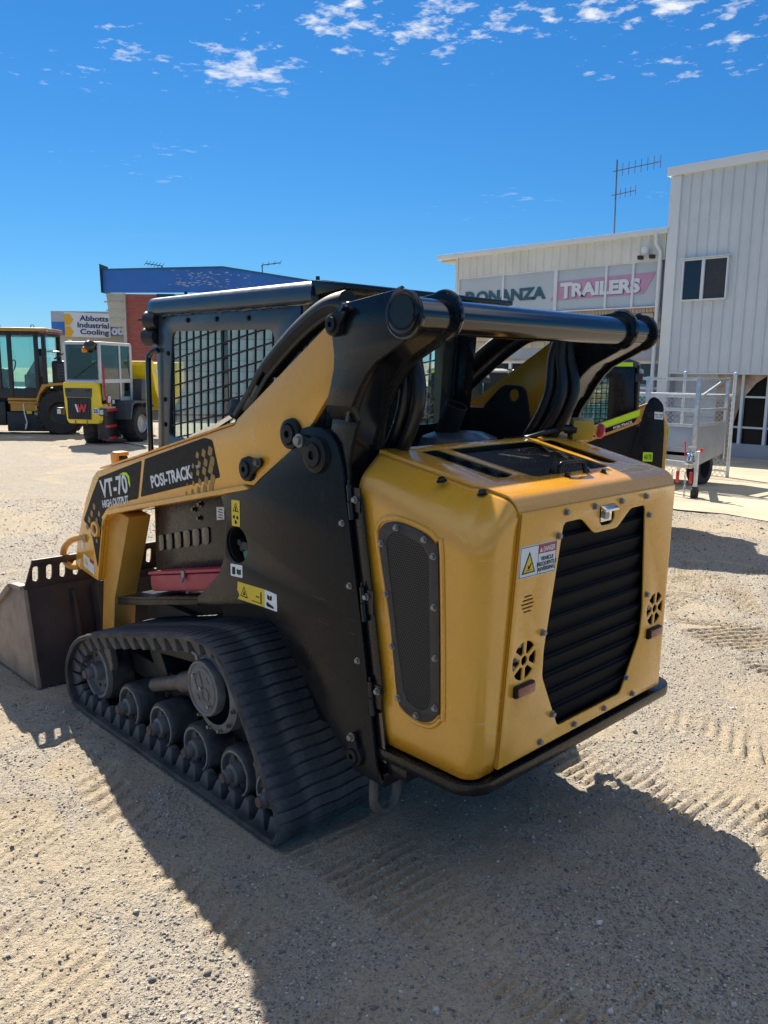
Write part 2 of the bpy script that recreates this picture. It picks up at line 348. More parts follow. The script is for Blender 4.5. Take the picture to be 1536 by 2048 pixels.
perforated('door_mesh', (0.065, 0.058, 0.052), 0.0085, 0.40, 0, 2)
perforated('hood_mesh', (0.035, 0.035, 0.037), 0.008, 0.38, 0, 1)
perforated('radiator_mesh', (0.019, 0.019, 0.021), 0.006, 0.33, 1, 2, rough=.7); MAT['radiator_mesh'].node_tree.nodes['Principled BSDF'].inputs['Specular IOR Level'].default_value = .15; MAT['radiator_mesh'].node_tree.nodes['Principled BSDF'].inputs['Metallic'].default_value = 0
# ------------------------------------------------------------------ ground
def vnoise(x, y, seed):
    xi = np.floor(x).astype(np.int64); yi = np.floor(y).astype(np.int64); fx = x - xi; fy = y - yi
    fx = fx * fx * (3 - 2 * fx); fy = fy * fy * (3 - 2 * fy)
    def hsh(a, b):
        n = (a * 374761393 + b * 668265263 + seed * 1442695041) & 0x7fffffff
        n = ((n ^ (n >> 13)) * 1274126177) & 0x7fffffff
        return ((n ^ (n >> 16)) & 0xffff) / 65535.0
    return (hsh(xi, yi) * (1 - fx) + hsh(xi + 1, yi) * fx) * (1 - fy) + (hsh(xi, yi + 1) * (1 - fx) + hsh(xi + 1, yi + 1) * fx) * fy
def fbm(x, y, f, seed, o=4, g=0.5):
    s = 0; a = 1; t = 0
    for i in range(o): s = s + a * vnoise(x * f, y * f, seed + i * 17); t += a; a *= g; f *= 2.03
    return s / t
# old track prints: polyline centre, half width, bar pitch, depth, bar slant
PRINTS = [([(.03, .575), (-.9, .585), (-2.6, .60)], .205, .0445, .014, .0), ([(.03, -.565), (-.9, -.555), (-2.6, -.53)], .205, .0445, .013, .0),
          ([(1.35, .98), (.45, 1.05), (-.25, 1.10), (-.9, 1.16), (-1.7, 1.22)], .11, .082, .009, .55), ([(.9, 1.34), (.1, 1.52), (-.8, 1.78)], .17, .060, .004, .7),
          ([(.85, -4.5), (.50, -3.45), (.08, -2.75), (-.7, -2.3)], .34, .058, .022, .0), ([(-2.4, -1.5), (-.75, -1.22), (.3, -1.15)], .17, .062, .010, .3),
          ([(2.2, -3.9), (6, -2.2), (10, -1.2)], .22, .08, .014, .0), ([(2.6, 1.9), (6, 1.0), (12, -1.5)], .25, .09, .012, .0), ([(4.0, 1.2), (7, -.5), (9, -4)], .22, .09, .012, .0)]
SAND = [None]
def ground_h(x, y):
    sand = np.clip((fbm(x, y, 1.1, 131, 5, .6) - .53) / .10, 0, 1) * .65
    z = gz(x, y) + 0.030 * (fbm(x, y, .55, 3, 3) - .5) + .022 * (fbm(x, y, 2.6, 11, 4, .55) - .5) + .020 * (fbm(x, y, 9, 23, 5, .66) - .5)
    for path, hw, pitch, dep, sl in PRINTS:
        acc = 0.0; best = np.full(x.shape, 9.0); ss = np.zeros(x.shape); dd = np.zeros(x.shape)
        for (ax_, ay_), (bx_, by_) in zip(path, path[1:]):
            L = math.hypot(bx_ - ax_, by_ - ay_); tx, ty = (bx_ - ax_) / L, (by_ - ay_) / L
            u = np.clip((x - ax_) * tx + (y - ay_) * ty, 0, L); qx = x - ax_ - tx * u; qy = y - ay_ - ty * u; d = np.hypot(qx, qy); sg = qx * -ty + qy * tx
            m = d < best; best = np.where(m, d, best); ss = np.where(m, acc + u, ss); dd = np.where(m, sg, dd); acc += L
        msk = np.clip((hw - best) / .05, 0, 1) * np.clip((fbm(x, y, 2.6, 41, 4, .6) - .30) / .22, 0, 1)
        sand = np.maximum(sand, msk * .7); w = (ss + dd * sl) / pitch; fr = w - np.floor(w); bar = np.where(fr < .55, 1.0, 0.0) * np.clip(fr / .08, 0, 1) * np.clip((.55 - fr) / .08, 0, 1)
        z = z + msk * dep * 1.25 * (bar - .75) * (.35 + 1.3 * fbm(x, y, 7, 57, 3)) + dep * .9 * np.exp(-((best - hw) / .05) ** 2) * (fbm(x, y, 8, 77, 3) - .2)
    # the machine has pressed its own bed
    for s in (1, -1):
        near = np.clip((.225 - np.abs(y - s * .585)) / .03, 0, 1) * np.clip((x - .06) / .06, 0, 1) * np.clip((1.65 - x) / .06, 0, 1)
        z = z * (1 - near) + (-.047) * near
    SAND[0] = sand
    return z
def build_ground():
    back = 1.7
    a = np.concatenate([-np.geomspace(4.0, .66, 36), np.linspace(-.62, .62, 720), np.geomspace(.66, 4.0, 36)])
    D = np.concatenate([np.geomspace(.25, 2.55, 30)[:-1], np.geomspace(2.55, 9.0, 560)[:-1], np.geomspace(9.0, 30, 140)[:-1], np.geomspace(30, 1200, 34)])
    A, DD = np.meshgrid(a, D)
    Rr = A * DD; F = DD - back
    x = CAM.x + HD.x * F + RT.x * Rr; y = CAM.y + HD.y * F + RT.y * Rr
    z = ground_h(x, y); sand = SAND[0].astype(np.float32).ravel().copy()
    far_ = np.clip((DD - 60) / 60, 0, 1); z = z * (1 - far_) + far_ * (-.022 * 58)
    n, m = x.shape
    v = np.stack([x, y, z], -1).reshape(-1, 3).astype(np.float32)
    i = np.arange(n * m).reshape(n, m); f = np.stack([i[:-1, :-1], i[:-1, 1:], i[1:, 1:], i[1:, :-1]], -1).reshape(-1, 4).astype(np.int32)
    me = bpy.data.meshes.new('ground'); me.vertices.add(len(v)); me.vertices.foreach_set('co', v.ravel())
    me.loops.add(f.size); me.loops.foreach_set('vertex_index', f.ravel()); me.polygons.add(len(f)); me.polygons.foreach_set('loop_start', np.arange(0, f.size, 4, dtype=np.int32))
    me.update(calc_edges=True); me.validate()
    at = me.attributes.new('fines', 'FLOAT', 'POINT'); at.data.foreach_set('value', sand)
    if me.polygons[0].normal.z < 0: me.flip_normals()
    for p in (): pass
    me.polygons.foreach_set('use_smooth', np.ones(len(f), bool))
    me.materials.append(MAT['ground']); o = bpy.data.objects.new('ground', me); COL.objects.link(o); struct(o)
    o['label'] = 'pale sandy gravel yard with track prints'
    return o
m, nt, b = NT('ground')
v = coords(nt); n1 = noise(nt, v, .7, 5); n2 = noise(nt, v, 3.1, 6, .65); n3 = noise(nt, v, 60, 4, .7); n4 = noise(nt, v, 210, 3, .7)
col = mix(nt, ramp(nt, n1, .38, .66), (.495, .415, .29), (.57, .49, .365))
col = mix(nt, ramp(nt, n2, .54, .72, 0, .6), col, (.50, .335, .175))
n5 = noise(nt, coords(nt, scale=(1, 2.2, 1), rot=(0, 0, .5)), 9.0, 6, .7); col = mix(nt, ramp(nt, n5, .47, .66, 0, .55), col, (.36, .285, .185)); n6 = noise(nt, coords(nt, scale=(.6, 2.6, 1), rot=(0, 0, .35)), 1.6, 5, .65); col = mix(nt, ramp(nt, n6, .55, .70, 0, .5), col, (.40, .30, .185))
col = mix(nt, ramp(nt, n3, .48, .64, 0, .8), col, (.23, .21, .185))
vo = nd(nt, 'ShaderNodeTexVoronoi', {'Vector': v, 'Scale': 120.0, 'Randomness': 1.0}); gcol = nd(nt, 'ShaderNodeSeparateColor', {0: vo.outputs['Color']})
fa = nd(nt, 'ShaderNodeAttribute', attribute_name='fines'); gm = ramp(nt, fa.outputs['Fac'], .15, .85, 1, .10); col = mix(nt, ramp(nt, fa.outputs['Fac'], .2, .9, 0, .75), col, (.50, .395, .26))
col = mix(nt, nd(nt, 'ShaderNodeMath', {0: gm, 1: .45}, operation='MULTIPLY').outputs[0], col, (.39, .35, .295))
gk = nd(nt, 'ShaderNodeMath', {0: ramp(nt, vo.outputs['Distance'], .34, .46, 1, 0), 1: nd(nt, 'ShaderNodeMath', {0: ramp(nt, gcol.outputs[1], .45, .5, 0, .8), 1: gm}, operation='MULTIPLY').outputs[0]}, operation='MULTIPLY').outputs[0]
stone = mix(nt, gcol.outputs[0], (.10, .10, .105), (.60, .55, .47))
col = mix(nt, gk, col, stone)
nt.links.new(col, b.inputs['Base Color']); b.inputs['Roughness'].default_value = .95; b.inputs['Specular IOR Level'].default_value = .15
hgt = nd(nt, 'ShaderNodeMath', {0: nd(nt, 'ShaderNodeMath', {0: n3, 1: .8}, operation='MULTIPLY').outputs[0], 1: nd(nt, 'ShaderNodeMath', {0: gk, 1: .9}, operation='MULTIPLY').outputs[0]}, operation='ADD').outputs[0]
hgt = nd(nt, 'ShaderNodeMath', {0: hgt, 1: nd(nt, 'ShaderNodeMath', {0: n4, 1: .35}, operation='MULTIPLY').outputs[0]}, operation='ADD').outputs[0]
bp = nd(nt, 'ShaderNodeBump', {'Height': hgt, 'Strength': 1.0, 'Distance': .02}); nt.links.new(bp.outputs[0], b.inputs['Normal'])
build_ground()
# loose stones, uncountable
m, nt, b = NT('stones')
gi = nt.nodes.new('ShaderNodeNewGeometry'); rr = gi.outputs['Random Per Island']
col = mix(nt, rr, (.12, .12, .12), (.56, .49, .40)); col = mix(nt, ramp(nt, rr, .9, .97), col, (.60, .56, .50)); nt.links.new(col, b.inputs['Base Color']); b.inputs['Roughness'].default_value = .85
def stones():
    N = 165000; D = 1.25 + 9.0 * np.random.rand(N) ** 1.75; A = (np.random.rand(N) - .5) * 1.5; F = D; Rr = A * (D + .6)
    x = CAM.x + HD.x * F + RT.x * Rr; y = CAM.y + HD.y * F + RT.y * Rr
    ground_h(x, y); keep = np.random.rand(N) > .12 + .75 * SAND[0]
    inm = (np.abs(np.abs(y) - .585) < .215) & (x > .02) & (x < 1.72); keep &= ~inm
    x = x[keep]; y = y[keep]; N = len(x); z = ground_h(x, y); r = .0024 + .0052 * np.random.rand(N) ** 3.2 + (np.random.rand(N) > .995) * .008
    r *= 1 + .10 * np.clip(((x - CAM.x) * HD.x + (y - CAM.y) * HD.y) - 3, 0, 6)
    base = np.array([(1, 0, 0), (-1, 0, 0), (0, 1, 0), (0, -1, 0), (0, 0, 1), (0, 0, -1)], float)
    V = base[None] * (.6 + .7 * np.random.rand(N, 6, 1)) + (np.random.rand(N, 6, 3) - .5) * .5
    V[:, :, 2] *= .7; V = V * r[:, None, None]
    V += np.stack([x, y, z + r * .15], -1)[:, None, :]
    F_ = np.array([(0, 2, 4), (2, 1, 4), (1, 3, 4), (3, 0, 4), (2, 0, 5), (1, 2, 5), (3, 1, 5), (0, 3, 5)], np.int32)
    f = (F_[None] + (np.arange(N) * 6)[:, None, None]).reshape(-1, 3).astype(np.int32); v = V.reshape(-1, 3).astype(np.float32)
    me = bpy.data.meshes.new('gravel'); me.vertices.add(len(v)); me.vertices.foreach_set('co', v.ravel()); me.loops.add(f.size); me.loops.foreach_set('vertex_index', f.ravel())
    me.polygons.add(len(f)); me.polygons.foreach_set('loop_start', np.arange(0, f.size, 3, dtype=np.int32)); me.update(calc_edges=True); me.validate()
    me.materials.append(MAT['stones']); o = bpy.data.objects.new('gravel', me); COL.objects.link(o); o['kind'] = 'stuff'; o['label'] = 'loose grey and tan gravel scattered on the yard'; o['category'] = 'gravel'
stones()
# ------------------------------------------------------------------ track loader
TL = thing('track_loader', 'large yellow and black compact track loader in the foreground, its rear hood towards us', 'track loader')
YL = Matrix.Identity(4)
def resample(pts, step, closed=True):
    P = [Vector(p) for p in pts]; P2 = P + ([P[0]] if closed else [])
    L = [0]
    for a, b in zip(P2, P2[1:]): L.append(L[-1] + (b - a).length)
    n = max(3, round(L[-1] / step)); st = L[-1] / n; out = []; k = 0
    for i in range(n if closed else n + 1):
        d = i * st
        while k < len(L) - 2 and L[k + 1] < d: k += 1
        t = (d - L[k]) / max(1e-9, L[k + 1] - L[k]); out.append(P2[k].lerp(P2[k + 1], t))
    return out
TRK = [(.031, .002), (.024, .054), (.041, .105), (.079, .162), (.188, .327), (.304, .498), (.361, .559), (.424, .588), (.485, .599), (.541, .595), (.741, .561), (1.311, .42), (1.507, .36), (1.609, .307), (1.682, .234), (1.723, .157), (1.731, .095), (1.713, .028), (1.666, -.023), (1.589, -.046), (1.094, -.046), (.578, -.046), (.124, -.046), (.062, -.035)]
UC = Matrix.Translation((.08, -.045, -.036))
TRKS = [Vector((p[0], p[1])) for p in spl([(a, b, 0) for a, b in TRK], 6, True)]
def track_frames(step):
    q = resample([(p.x, p.y) for p in TRKS], step); n = len(q); out = []
    for i in range(n):
        t = (q[(i + 1) % n] - q[i - 1]).normalized(); nrm = Vector((t.y, -t.x))
        out.append((q[i], t, nrm))
    cx = sum((f[0] for f in out), Vector((0, 0))) / n
    if sum(((f[0] - cx).dot(f[2]) for f in out)) < 0: out = [(a, b, -c) for a, b, c in out]
    return out
TY0, TY1 = .375, .795
def belt_mesh():
    fr = track_frames(0.03); n = len(fr); m = MB(); k = 8; vs = []
    for p, t, nn in fr:
        o = p - nn * 0.012; i = p - nn * 0.030
        prof = [(o, TY0 + .012), (o, TY1 - .012), (p - nn * .016, TY1 - .003), (p - nn * .021, TY1), (i, TY1 - .004), (i, TY0 + .004), (p - nn * .021, TY0), (p - nn * .016, TY0 + .003)]
        vs += [(a.x, y, a.y) for a, y in prof]
    fs = [(i * k + j, i * k + (j + 1) % k, ((i + 1) % n) * k + (j + 1) % k, ((i + 1) % n) * k + j) for i in range(n) for j in range(k)]
    m.add(vs, fs); return m
trk = belt_mesh().build('track', 'rubber', TL, ang=60)
eg = MB(); fr = track_frames(0.03); n = len(fr); vs = []
for p, t, nn in fr: vs += [(p.x - nn.x * .010, TY1 - .010, p.y - nn.y * .010), (p.x - nn.x * .015, TY1 + .0005, p.y - nn.y * .015), (p.x - nn.x * .022, TY1 + .0015, p.y - nn.y * .022), (p.x - nn.x * .031, TY1 - .006, p.y - nn.y * .031)]
eg.add(vs, [(i * 4 + j, i * 4 + j + 1, ((i + 1) % n) * 4 + j + 1, ((i + 1) % n) * 4 + j) for i in range(n) for j in range(3)]); eg.build('belt_edge', 'rubber_edge', trk, ang=60)
trk['label'] = 'black rubber track with ribbed tread'
# tread bars: one shared mesh with a soft wave and rounded shoulders
def tread_bar():
    m = MB(); ny = 9; vs = []; hw = .0190
    for i in range(ny):
        y = TY0 + .006 + (TY1 - TY0 - .012) * i / (ny - 1); sx = .003 * math.sin(i * 1.7); hh = .0065 if 0 < i < ny - 1 else .002
        vs += [(sx - hw, y, -.006), (sx - hw * .82, y, hh), (sx + hw * .82, y, hh), (sx + hw, y, -.006)]
    m.add(vs, [(i * 4 + j, i * 4 + (j + 1) % 4, (i + 1) * 4 + (j + 1) % 4, (i + 1) * 4 + j) for i in range(ny - 1) for j in range(4)] + [(0, 1, 2, 3), tuple((ny - 1) * 4 + j for j in (3, 2, 1, 0))])
    return m
def place(o, p, t, n, y=0.0, parent=None):
    o.matrix_local = Matrix(((t.x, 0, n.x, p.x), (0, 1, 0, y), (t.y, 0, n.y, p.y), (0, 0, 0, 1)))
TF = track_frames(0.041)
b0 = tread_bar().build('tread_bar', 'rubber', trk, ang=50)
for i, (p, t, nn) in enumerate(TF):
    o = b0 if i == 0 else b0.copy()
    if i: COL.objects.link(o); o.parent = trk
    place(o, p - nn * .012, t, nn)
def lug_mesh(m, p, t, n, y):
    q = p - n * .029; hh = .062
    def W(a, b, c): return (q.x + t.x * a - n.x * c, y + b, q.y + t.y * a - n.y * c)
    m.add([W(-.036, -.03, 0), (W(.036, -.03, 0)), W(.036, .03, 0), W(-.036, .03, 0), W(-.013, -.018, hh), W(.013, -.018, hh), W(.013, .016, hh), W(-.013, .016, hh)],
          [(0, 1, 2, 3), (4, 7, 6, 5), (0, 4, 5, 1), (1, 5, 6, 2), (2, 6, 7, 3), (3, 7, 4, 0)])
lug = MB(); lug_mesh(lug, Vector((0, 0.029)), Vector((1, 0)), Vector((0, 1)), 0)
g0 = lug.build('guide_lug', 'rubber', trk, bevel=.006)
LF = track_frames(0.09)
for i, (p, t, nn) in enumerate(LF):
    o = g0 if i == 0 else g0.copy()
    if i: COL.objects.link(o); o.parent = trk
    place(o, p - nn * .029, t, nn, .74)
inner = MB()
for p, t, nn in LF:
    lug_mesh(inner, p, t, nn, .56); lug_mesh(inner, p, t, nn, .42)
inner.build('inner_guide_lugs', 'rubber', trk)
# far track: belt with its tread joined, mostly hidden
far = belt_mesh(); tb = tread_bar()
for p, t, nn in TF:
    q = p - nn * .012
    far.add([(q.x + t.x * a + nn.x * c, b, q.y + t.y * a + nn.y * c) for a, b, c in tb.v], tb.f)
far.v = [(a, -b, c) for a, b, c in far.v]
far.build('track', 'rubber', TL, ang=50)
# wheels
def wheel(x, z, r, yo, hubr, hubl, parent):
    ty = MB(); w = .12; y1 = yo
    ty.lathe([(r * .80, 0), (r * .94, 0), (r, -.010), (r, -w + .012), (r * .93, -w), (r * .80, -w)], (x, y1, z), (0, 1, 0), 36, True)
    root = ty.build('bogie_wheel', 'rubber', parent, ang=40)
    d = MB(); d.lathe([(r * .86, -.004), (r * .84, .003), (r * .78, .003), (r * .74, -.020), (r * .40, -.024), (hubr * 1.6, -.02), (hubr * 1.45, .016), (hubr, .022), (hubr, hubl - .012), (hubr * .85, hubl - .004)], (x, y1, z), (0, 1, 0), 36)
    d.build('wheel_disc', 'wheel_grey', root)
    d = MB(); d.lathe([(r * .875, .001), (r * .865, .0055), (r * .80, .0055), (r * .785, .002)], (x, y1, z), (0, 1, 0), 36); d.build('rim_ring', 'rim_dust', root)
    c = MB(); c.lathe([(0.0001, hubl + .004), (hubr * .62, hubl + .004), (hubr * .74, hubl), (hubr * .78, hubl - .02)], (x, y1, z), (0, 1, 0), 20); c.build('hub_cap', 'hub_rust', root)
    for i in range(8):
        a = 2 * PI * i / 8 + .2; e = r * .53
        MB().bolt((x + e * math.cos(a), y1 - .026, z + e * math.sin(a)), (0, 1, 0), .008, .008).build('bolt', 'steel_worn', root)
    return root
for x in (1.207, .929, .657, .390, .165): wheel(x, .086, .100, .725, .026, .056, TL)
wheel(1.525, .155, .142, .725, .028, .058, TL)
# final drive with embossed cover
fd = MB(); fd.lathe([(.0001, -.25), (.135, -.25), (.15, -.08), (.15, -.03), (.13, -.02), (.115, -.02)], (.45, .79, .385), (0, 1, 0), 40); fdo = fd.build('final_drive', 'wheel_grey', TL, M=UC)
cv = MB(); cv.lathe([(.106, -.03), (.108, -.004), (.104, .004), (.095, .004), (.091, -.001), (.084, -.001), (.080, .003), (.0001, .003)], (.474, .795, .409), (0, 1, 0), 48); cvo = cv.build('drive_cover', 'wheel_grey', fdo, M=UC)
em = MB()
for L in ([(-.045, .045), (-.02, .062), (.0, .02), (-.03, -.012), (-.05, .02), (-.045, .045)], [(-.02, -.05), (-.035, -.03)], [(.03, .05), (.045, .03)]):
    em.tube([(.474 - a, .799, .409 + b) for a, b in L], .0035, 6)
em.tube([(.474 - (.022 + .022 * math.cos(t)), .799, .409 + (-.02 + .024 * math.sin(t))) for t in np.linspace(0, 2 * PI, 20)], .0032, 6)
em.build('embossing', 'wheel_grey', cvo, M=UC)
for a, b in ((0, .002), (-.048, -.055), (.052, .04)): MB().bolt((.474 + a, .798, .409 + b), (0, 1, 0), .008, .008).build('bolt', 'zinc', cvo, M=UC)
for i in range(6):
    a = -.35 - i * .52; MB().bolt((.45 + .137 * math.cos(a), .768, .385 + .137 * math.sin(a)), (0, 1, 0), .0065, .010).build('bolt', 'zinc' if i in (2, 3) else 'wheel_grey', fdo, M=UC)
nip = MB(); nip.cyl((.50, .80, .515), (.505, .80, .535), .006); nip.cyl((.505, .80, .535), (.512, .815, .547), .008, .004); nip.build('grease_nipple', 'zinc', fdo, M=UC)
# undercarriage frame
uf = MB(); uf.bar((1.50, .57, .255), (.05, .57, .20), .16, .10); uf.bar((1.30, .62, .38), (.55, .62, .47), .10, .09)
uf.bar((1.15, .60, .44), (1.0, .60, .22), .12, .09); uf.bar((.85, .58, .20), (.62, .58, .42), .1, .07); uf.box(.1, 1.45, .42, .50, .18, .50)
ufo = uf.build('undercarriage_frame', 'dark_metal', TL, bevel=.008, M=UC)
st = MB(); st.cyl((1.02, .70, .235), (.72, .72, .345), .03, n=20); st.cyl((.74, .72, .335), (.64, .72, .375), .042, .045, n=20); st.build('tensioner_strut', 'steel_worn', TL, M=UC)
for x0, z0, x1, z1 in ((1.345, .345, 1.315, .255), (.165, .215, .16, .15)):
    lk = MB(); d = Vector((x1 - x0, 0, z1 - z0)); pr = []
    for i in range(24):
        a = 2 * PI * i / 24; r_ = .034
        e = Vector((math.cos(a), 0, math.sin(a))); base = Vector((x0, 0, z0)) if e.dot(d) < 0 else Vector((x1, 0, z1)); q = base + e * (r_ if e.dot(d) < 0 else .026); pr.append((q.x, q.z))
    lk.prism(pr, 'y', .735, .765); lo = lk.build('axle_link', 'steel_worn', TL, bevel=.004, M=UC); MB().bolt((x0, .765, z0), (0, 1, 0), .013, .012).build('bolt', 'hub_rust', lo, M=UC)
# ---------------- chassis side plates
CH = [(.114, 1.354), (.096, 1.363), (.07, 1.369), (.005, 1.368), (-.036, 1.35), (-.067, 1.325), (-.081, 1.292), (-.093, 1.253), (-.102, 1.199), (-.131, 1.045), (-.183, .773), (-.222, .536), (-.256, .33), (-.275, .273),
      (-.156, .275), (-.132, .31), (-.042, .375), (.064, .479), (.212, .608), (.266, .666), (.324, .696), (.388, .706), (.468, .692), (.624, .652), (.772, .627), (.778, .652), (.614, .782), (.581, .846), (.556, 1.02), (.590, 1.082), (.385, 1.137), (.165, 1.285)]
FY = frame('y', .624)
chs = plate('chassis_plate', [CH, circ(.489, .914, .067, 40)], FY, .012, 'chassis_black', TL, .002)
chs['label'] = 'black side plate with fuel filler opening'
farc = plate('chassis_plate', [CH], frame('y', -.624), .012, 'chassis_black', TL, .002)
ni = MB(); ni.prism([(a, b) for a, b in CH if b < 1.2], 'y', .50, .615) if False else None
inb = MB(); inb.box(.05, .80, -.50, .50, .30, 1.0); inb.box(.8, 1.52, -.42, .42, .28, .60); inb.prism([(-.10, 1.30), (-.26, .34), (-.02, .34), (.08, .5), (.08, 1.30)], 'y', -.60, -.5); inb.prism([(-.08, 1.18), (-.24, .36), (-.06, .38), (.08, .5), (.08, 1.18)], 'y', .5, .60)
inb.build('chassis_core', 'black_matt', TL)
# filler neck in the opening
fl = MB(); fl.lathe([(.067, .0), (.062, -.10), (.0001, -.10)], (.489, .618, .914), (0, 1, 0), 32); flo = fl.build('filler_recess', 'black_matt', chs)
fc = MB(); fc.lathe([(.0001, .012), (.036, .012), (.044, .0), (.044, -.03)], (.462, .585, .880), (0, 1, 0), 24); fc.build('filler_cap', 'green_cap', flo)
fk = MB(); fk.box(.445, .485, .598, .612, .895, .925); fk.box(.485, .512, .590, .605, .885, .915); fk.cyl((.515, .58, .915), (.515, .605, .915), .013); fk.build('cap_lock', 'dark_metal', flo, bevel=.004)
# rear vertical edge flange, hinge strip and hinges
hs = MB(); hs.prism([(-.096, 1.185), (-.125, 1.185), (-.262, .50), (-.285, .34), (-.256, .34), (-.222, .536)], 'y', .604, .612)
hso = hs.build('hinge_strip', 'black_gloss', TL)
hp = [(-.155, 1.165), (-.19, 1.165), (-.272, .565), (-.262, .545), (-.236, .56)]
plate('door_flange', [rnd([(-.125, 1.168), (-.168, 1.172), (-.273, .558), (-.235, .548)], .012)], frame('y', .615), .005, 'black_paint', TL, .001)
for x, z in ((-.121, 1.15), (-.183, .84), (-.222, .545)):
    hb = MB(); hb.cyl((x, .626, z + .052), (x - .006, .626, z + .002), .009); hb.cyl((x - .006, .626, z - .001), (x - .014, .626, z - .055), .0095); hb.cyl((x + .001, .626, z + .052), (x + .002, .626, z + .066), .004)
    hb.box(x - .045, x, .617, .622, z - .03, z + .045); hb.build('hinge', 'black_paint', TL, bevel=.0)
for x, z in ((-.146, 1.158), (-.199, .862), (-.252, .572)): MB().bolt((x, .622, z), (0, 1, 0), .008, .008).build('bolt', 'zinc', TL)
for x, z in ((-.095, 1.079), (-.131, .885), (-.170, .651)): MB().bolt((x, .630, z), (0, 1, 0), .0075, .007).build('bolt', 'zinc', chs)
# pivots
def pivot(x, z, y, r, parent, keeper=None, bm_='zinc', name='pivot_pin'):
    m = MB(); m.lathe([(r * 1.05, 0), (r, .008), (r * .98, .016), (r * .72, .020), (r * .66, .014), (r * .62, .026), (r * .25, .027), (r * .23, .012), (.0001, .012)], (x, y, z), (0, 1, 0), 32)
    o = m.build(name, 'black_matt', parent)
    if keeper:
        kx, kz = keeper; d = Vector((kx - x, kz - z)); pr = []
        for i in range(28):
            a = 2 * PI * i / 28; e = Vector((math.cos(a), math.sin(a))); k = e.dot(d) > 0; q = (Vector((kx, kz)) if k else Vector((x, z))) + e * (r * .36 if k else r * .86); pr.append((q.x, q.y))
        kb = MB(); kb.prism(pr, 'y', y + .006, y + .018); ko = kb.build('keeper_plate', 'black_matt', o, bevel=.002)
        MB().bolt((kx, y + .018, kz), (0, 1, 0), r * .27, .010).build('bolt', bm_, o)
    return o
pivot(.025, 1.282, .630, .058, chs, (.096, 1.323))
pivot(-.168, .336, .630, .036, chs, (-.163, .399))
# tow shackle and bracket
def shackle(s):
    m = MB(); m.prism([(-.275, .30), (-.16, .30), (-.165, .262), (-.275, .255)], 'y', s * .50, s * .612); m.box(-.36, -.26, s * .46, s * .60, .30, .345)
    br = m.build('tow_bracket', 'black_paint', TL, bevel=.004)
    L = []
    for i in range(28):
        a = 2 * PI * i / 28; L.append((-.215 + .004 * math.sin(a), s * (.548 + .052 * math.cos(a)), .205 + (.055 * math.sin(a)) + (.02 if math.sin(a) > 0 else -.02)))
    q = MB(); q.tube(L, .0155, 12, True); q.build('tow_shackle', 'steel_worn', br)
shackle(1); shackle(-1)
# side shelf, tool box, engine side cover
sh = MB(); sh.prism([(1.50, .487), (.78, .640), (.78, .652), (1.50, .499)], 'y', .44, .618); sh.prism([(1.50, .46), (.80, .612), (.78, .640), (1.50, .487)], 'y', .606, .618); sho = sh.build('side_shelf', 'chassis_black', TL, bevel=.003)
mirror(sho, TL)
TBM = Matrix.Translation((0, 0, 0))
tbx = MB(); tbx.prism([(1.245, .570), (.68, .690), (.68, .764), (1.262, .640), (1.262, .60)], 'y', .47, .575); tbo = tbx.build('tool_box', 'red_box', TL, bevel=.010)
tl_ = MB(); tl_.prism([(1.268, .642), (.68, .768), (.68, .781), (1.268, .655)], 'y', .465, .582); tl_.build('lid', 'red_box', tbo, bevel=.004)
lt = MB(); lt.box(.948, .972, .578, .588, .690, .72); lt.cyl((.96, .585, .69), (.96, .592, .67), .006); lt.build('latch', 'zinc', tbo, bevel=.002); MB().bolt((.94, .575, .63), (0, 1, 0), .005, .004).build('lock', 'zinc', tbo)
ec = MB(); ec.prism([(1.34, .63), (1.33, .955), (.62, 1.10), (.56, 1.04), (.58, .85), (.62, .77)], 'y', .44, .505); eco = ec.build('engine_side_cover', 'black_paint', TL, bevel=.008)
rb = MB()
for i in range(6):
    x = 1.30 - i * .075; z = .735 + .018 * i; rb.prism(rnd([(x, z), (x - .055, z + .012), (x - .055, z + .085), (x, z + .072)], .018), 'y', .500, .512)
rb.build('pressed_ribs', 'black_gloss', eco, bevel=.004)
for x, z in ((.985, .967), (.935, .995), (.945, .935)): MB().bolt((x, .505, z), (0, 1, 0), .009, .010).build('bolt', 'black_gloss', eco)
plate('label_sticker', [[(.815, .945), (.76, .955), (.76, 1.005), (.815, .998)]], frame('y', .5065), .001, 'decal_white', eco, 0)
ln = MB()
for i in range(4): ln.box(.770, .805 - .006 * (i % 2), .5072, .5075, .957 + .011 * i, .961 + .011 * i)
ln.build('print', 'decal_black', eco)
# ---------------- arms
ARM = [(-.031, 1.697), (.487, 1.372), (.506, 1.350), (1.221, 1.174), (1.596, 1.084), (1.649, 1.072), (1.70, 1.037), (1.785, .924), (1.909, .703), (1.95, .568), (1.70, .536),
       (1.690, .575), (1.610, .850), (1.561, .891), (1.443, .925), (.445, 1.139), (.395, 1.142), (.359, 1.169), (.178, 1.283), (.127, 1.325), (.067, 1.378), (-.027, 1.484), (-.045, 1.539), (-.045, 1.587)]
am = MB(); am.prism(ARM, 'y', .600, .618); arm = am.build('loader_arm', 'yellow', TL, bevel=.004, seg=2)
ab = MB(); ab.prism([(.46, 1.375), (.487, 1.371), (.506, 1.349)] + ARM[3:15] + [(.46, 1.136)], 'y', .475, .600); ab.build('arm_box', 'yellow', arm, bevel=.005)
fl = MB(); fl.prism([(1.600, .862), (1.556, .896), (1.443, .925), (.445, 1.139), (.405, 1.128), (1.44, .905), (1.545, .878), (1.585, .848)], 'y', .462, .630); fl.build('lower_flange', 'yellow', arm, bevel=.003)
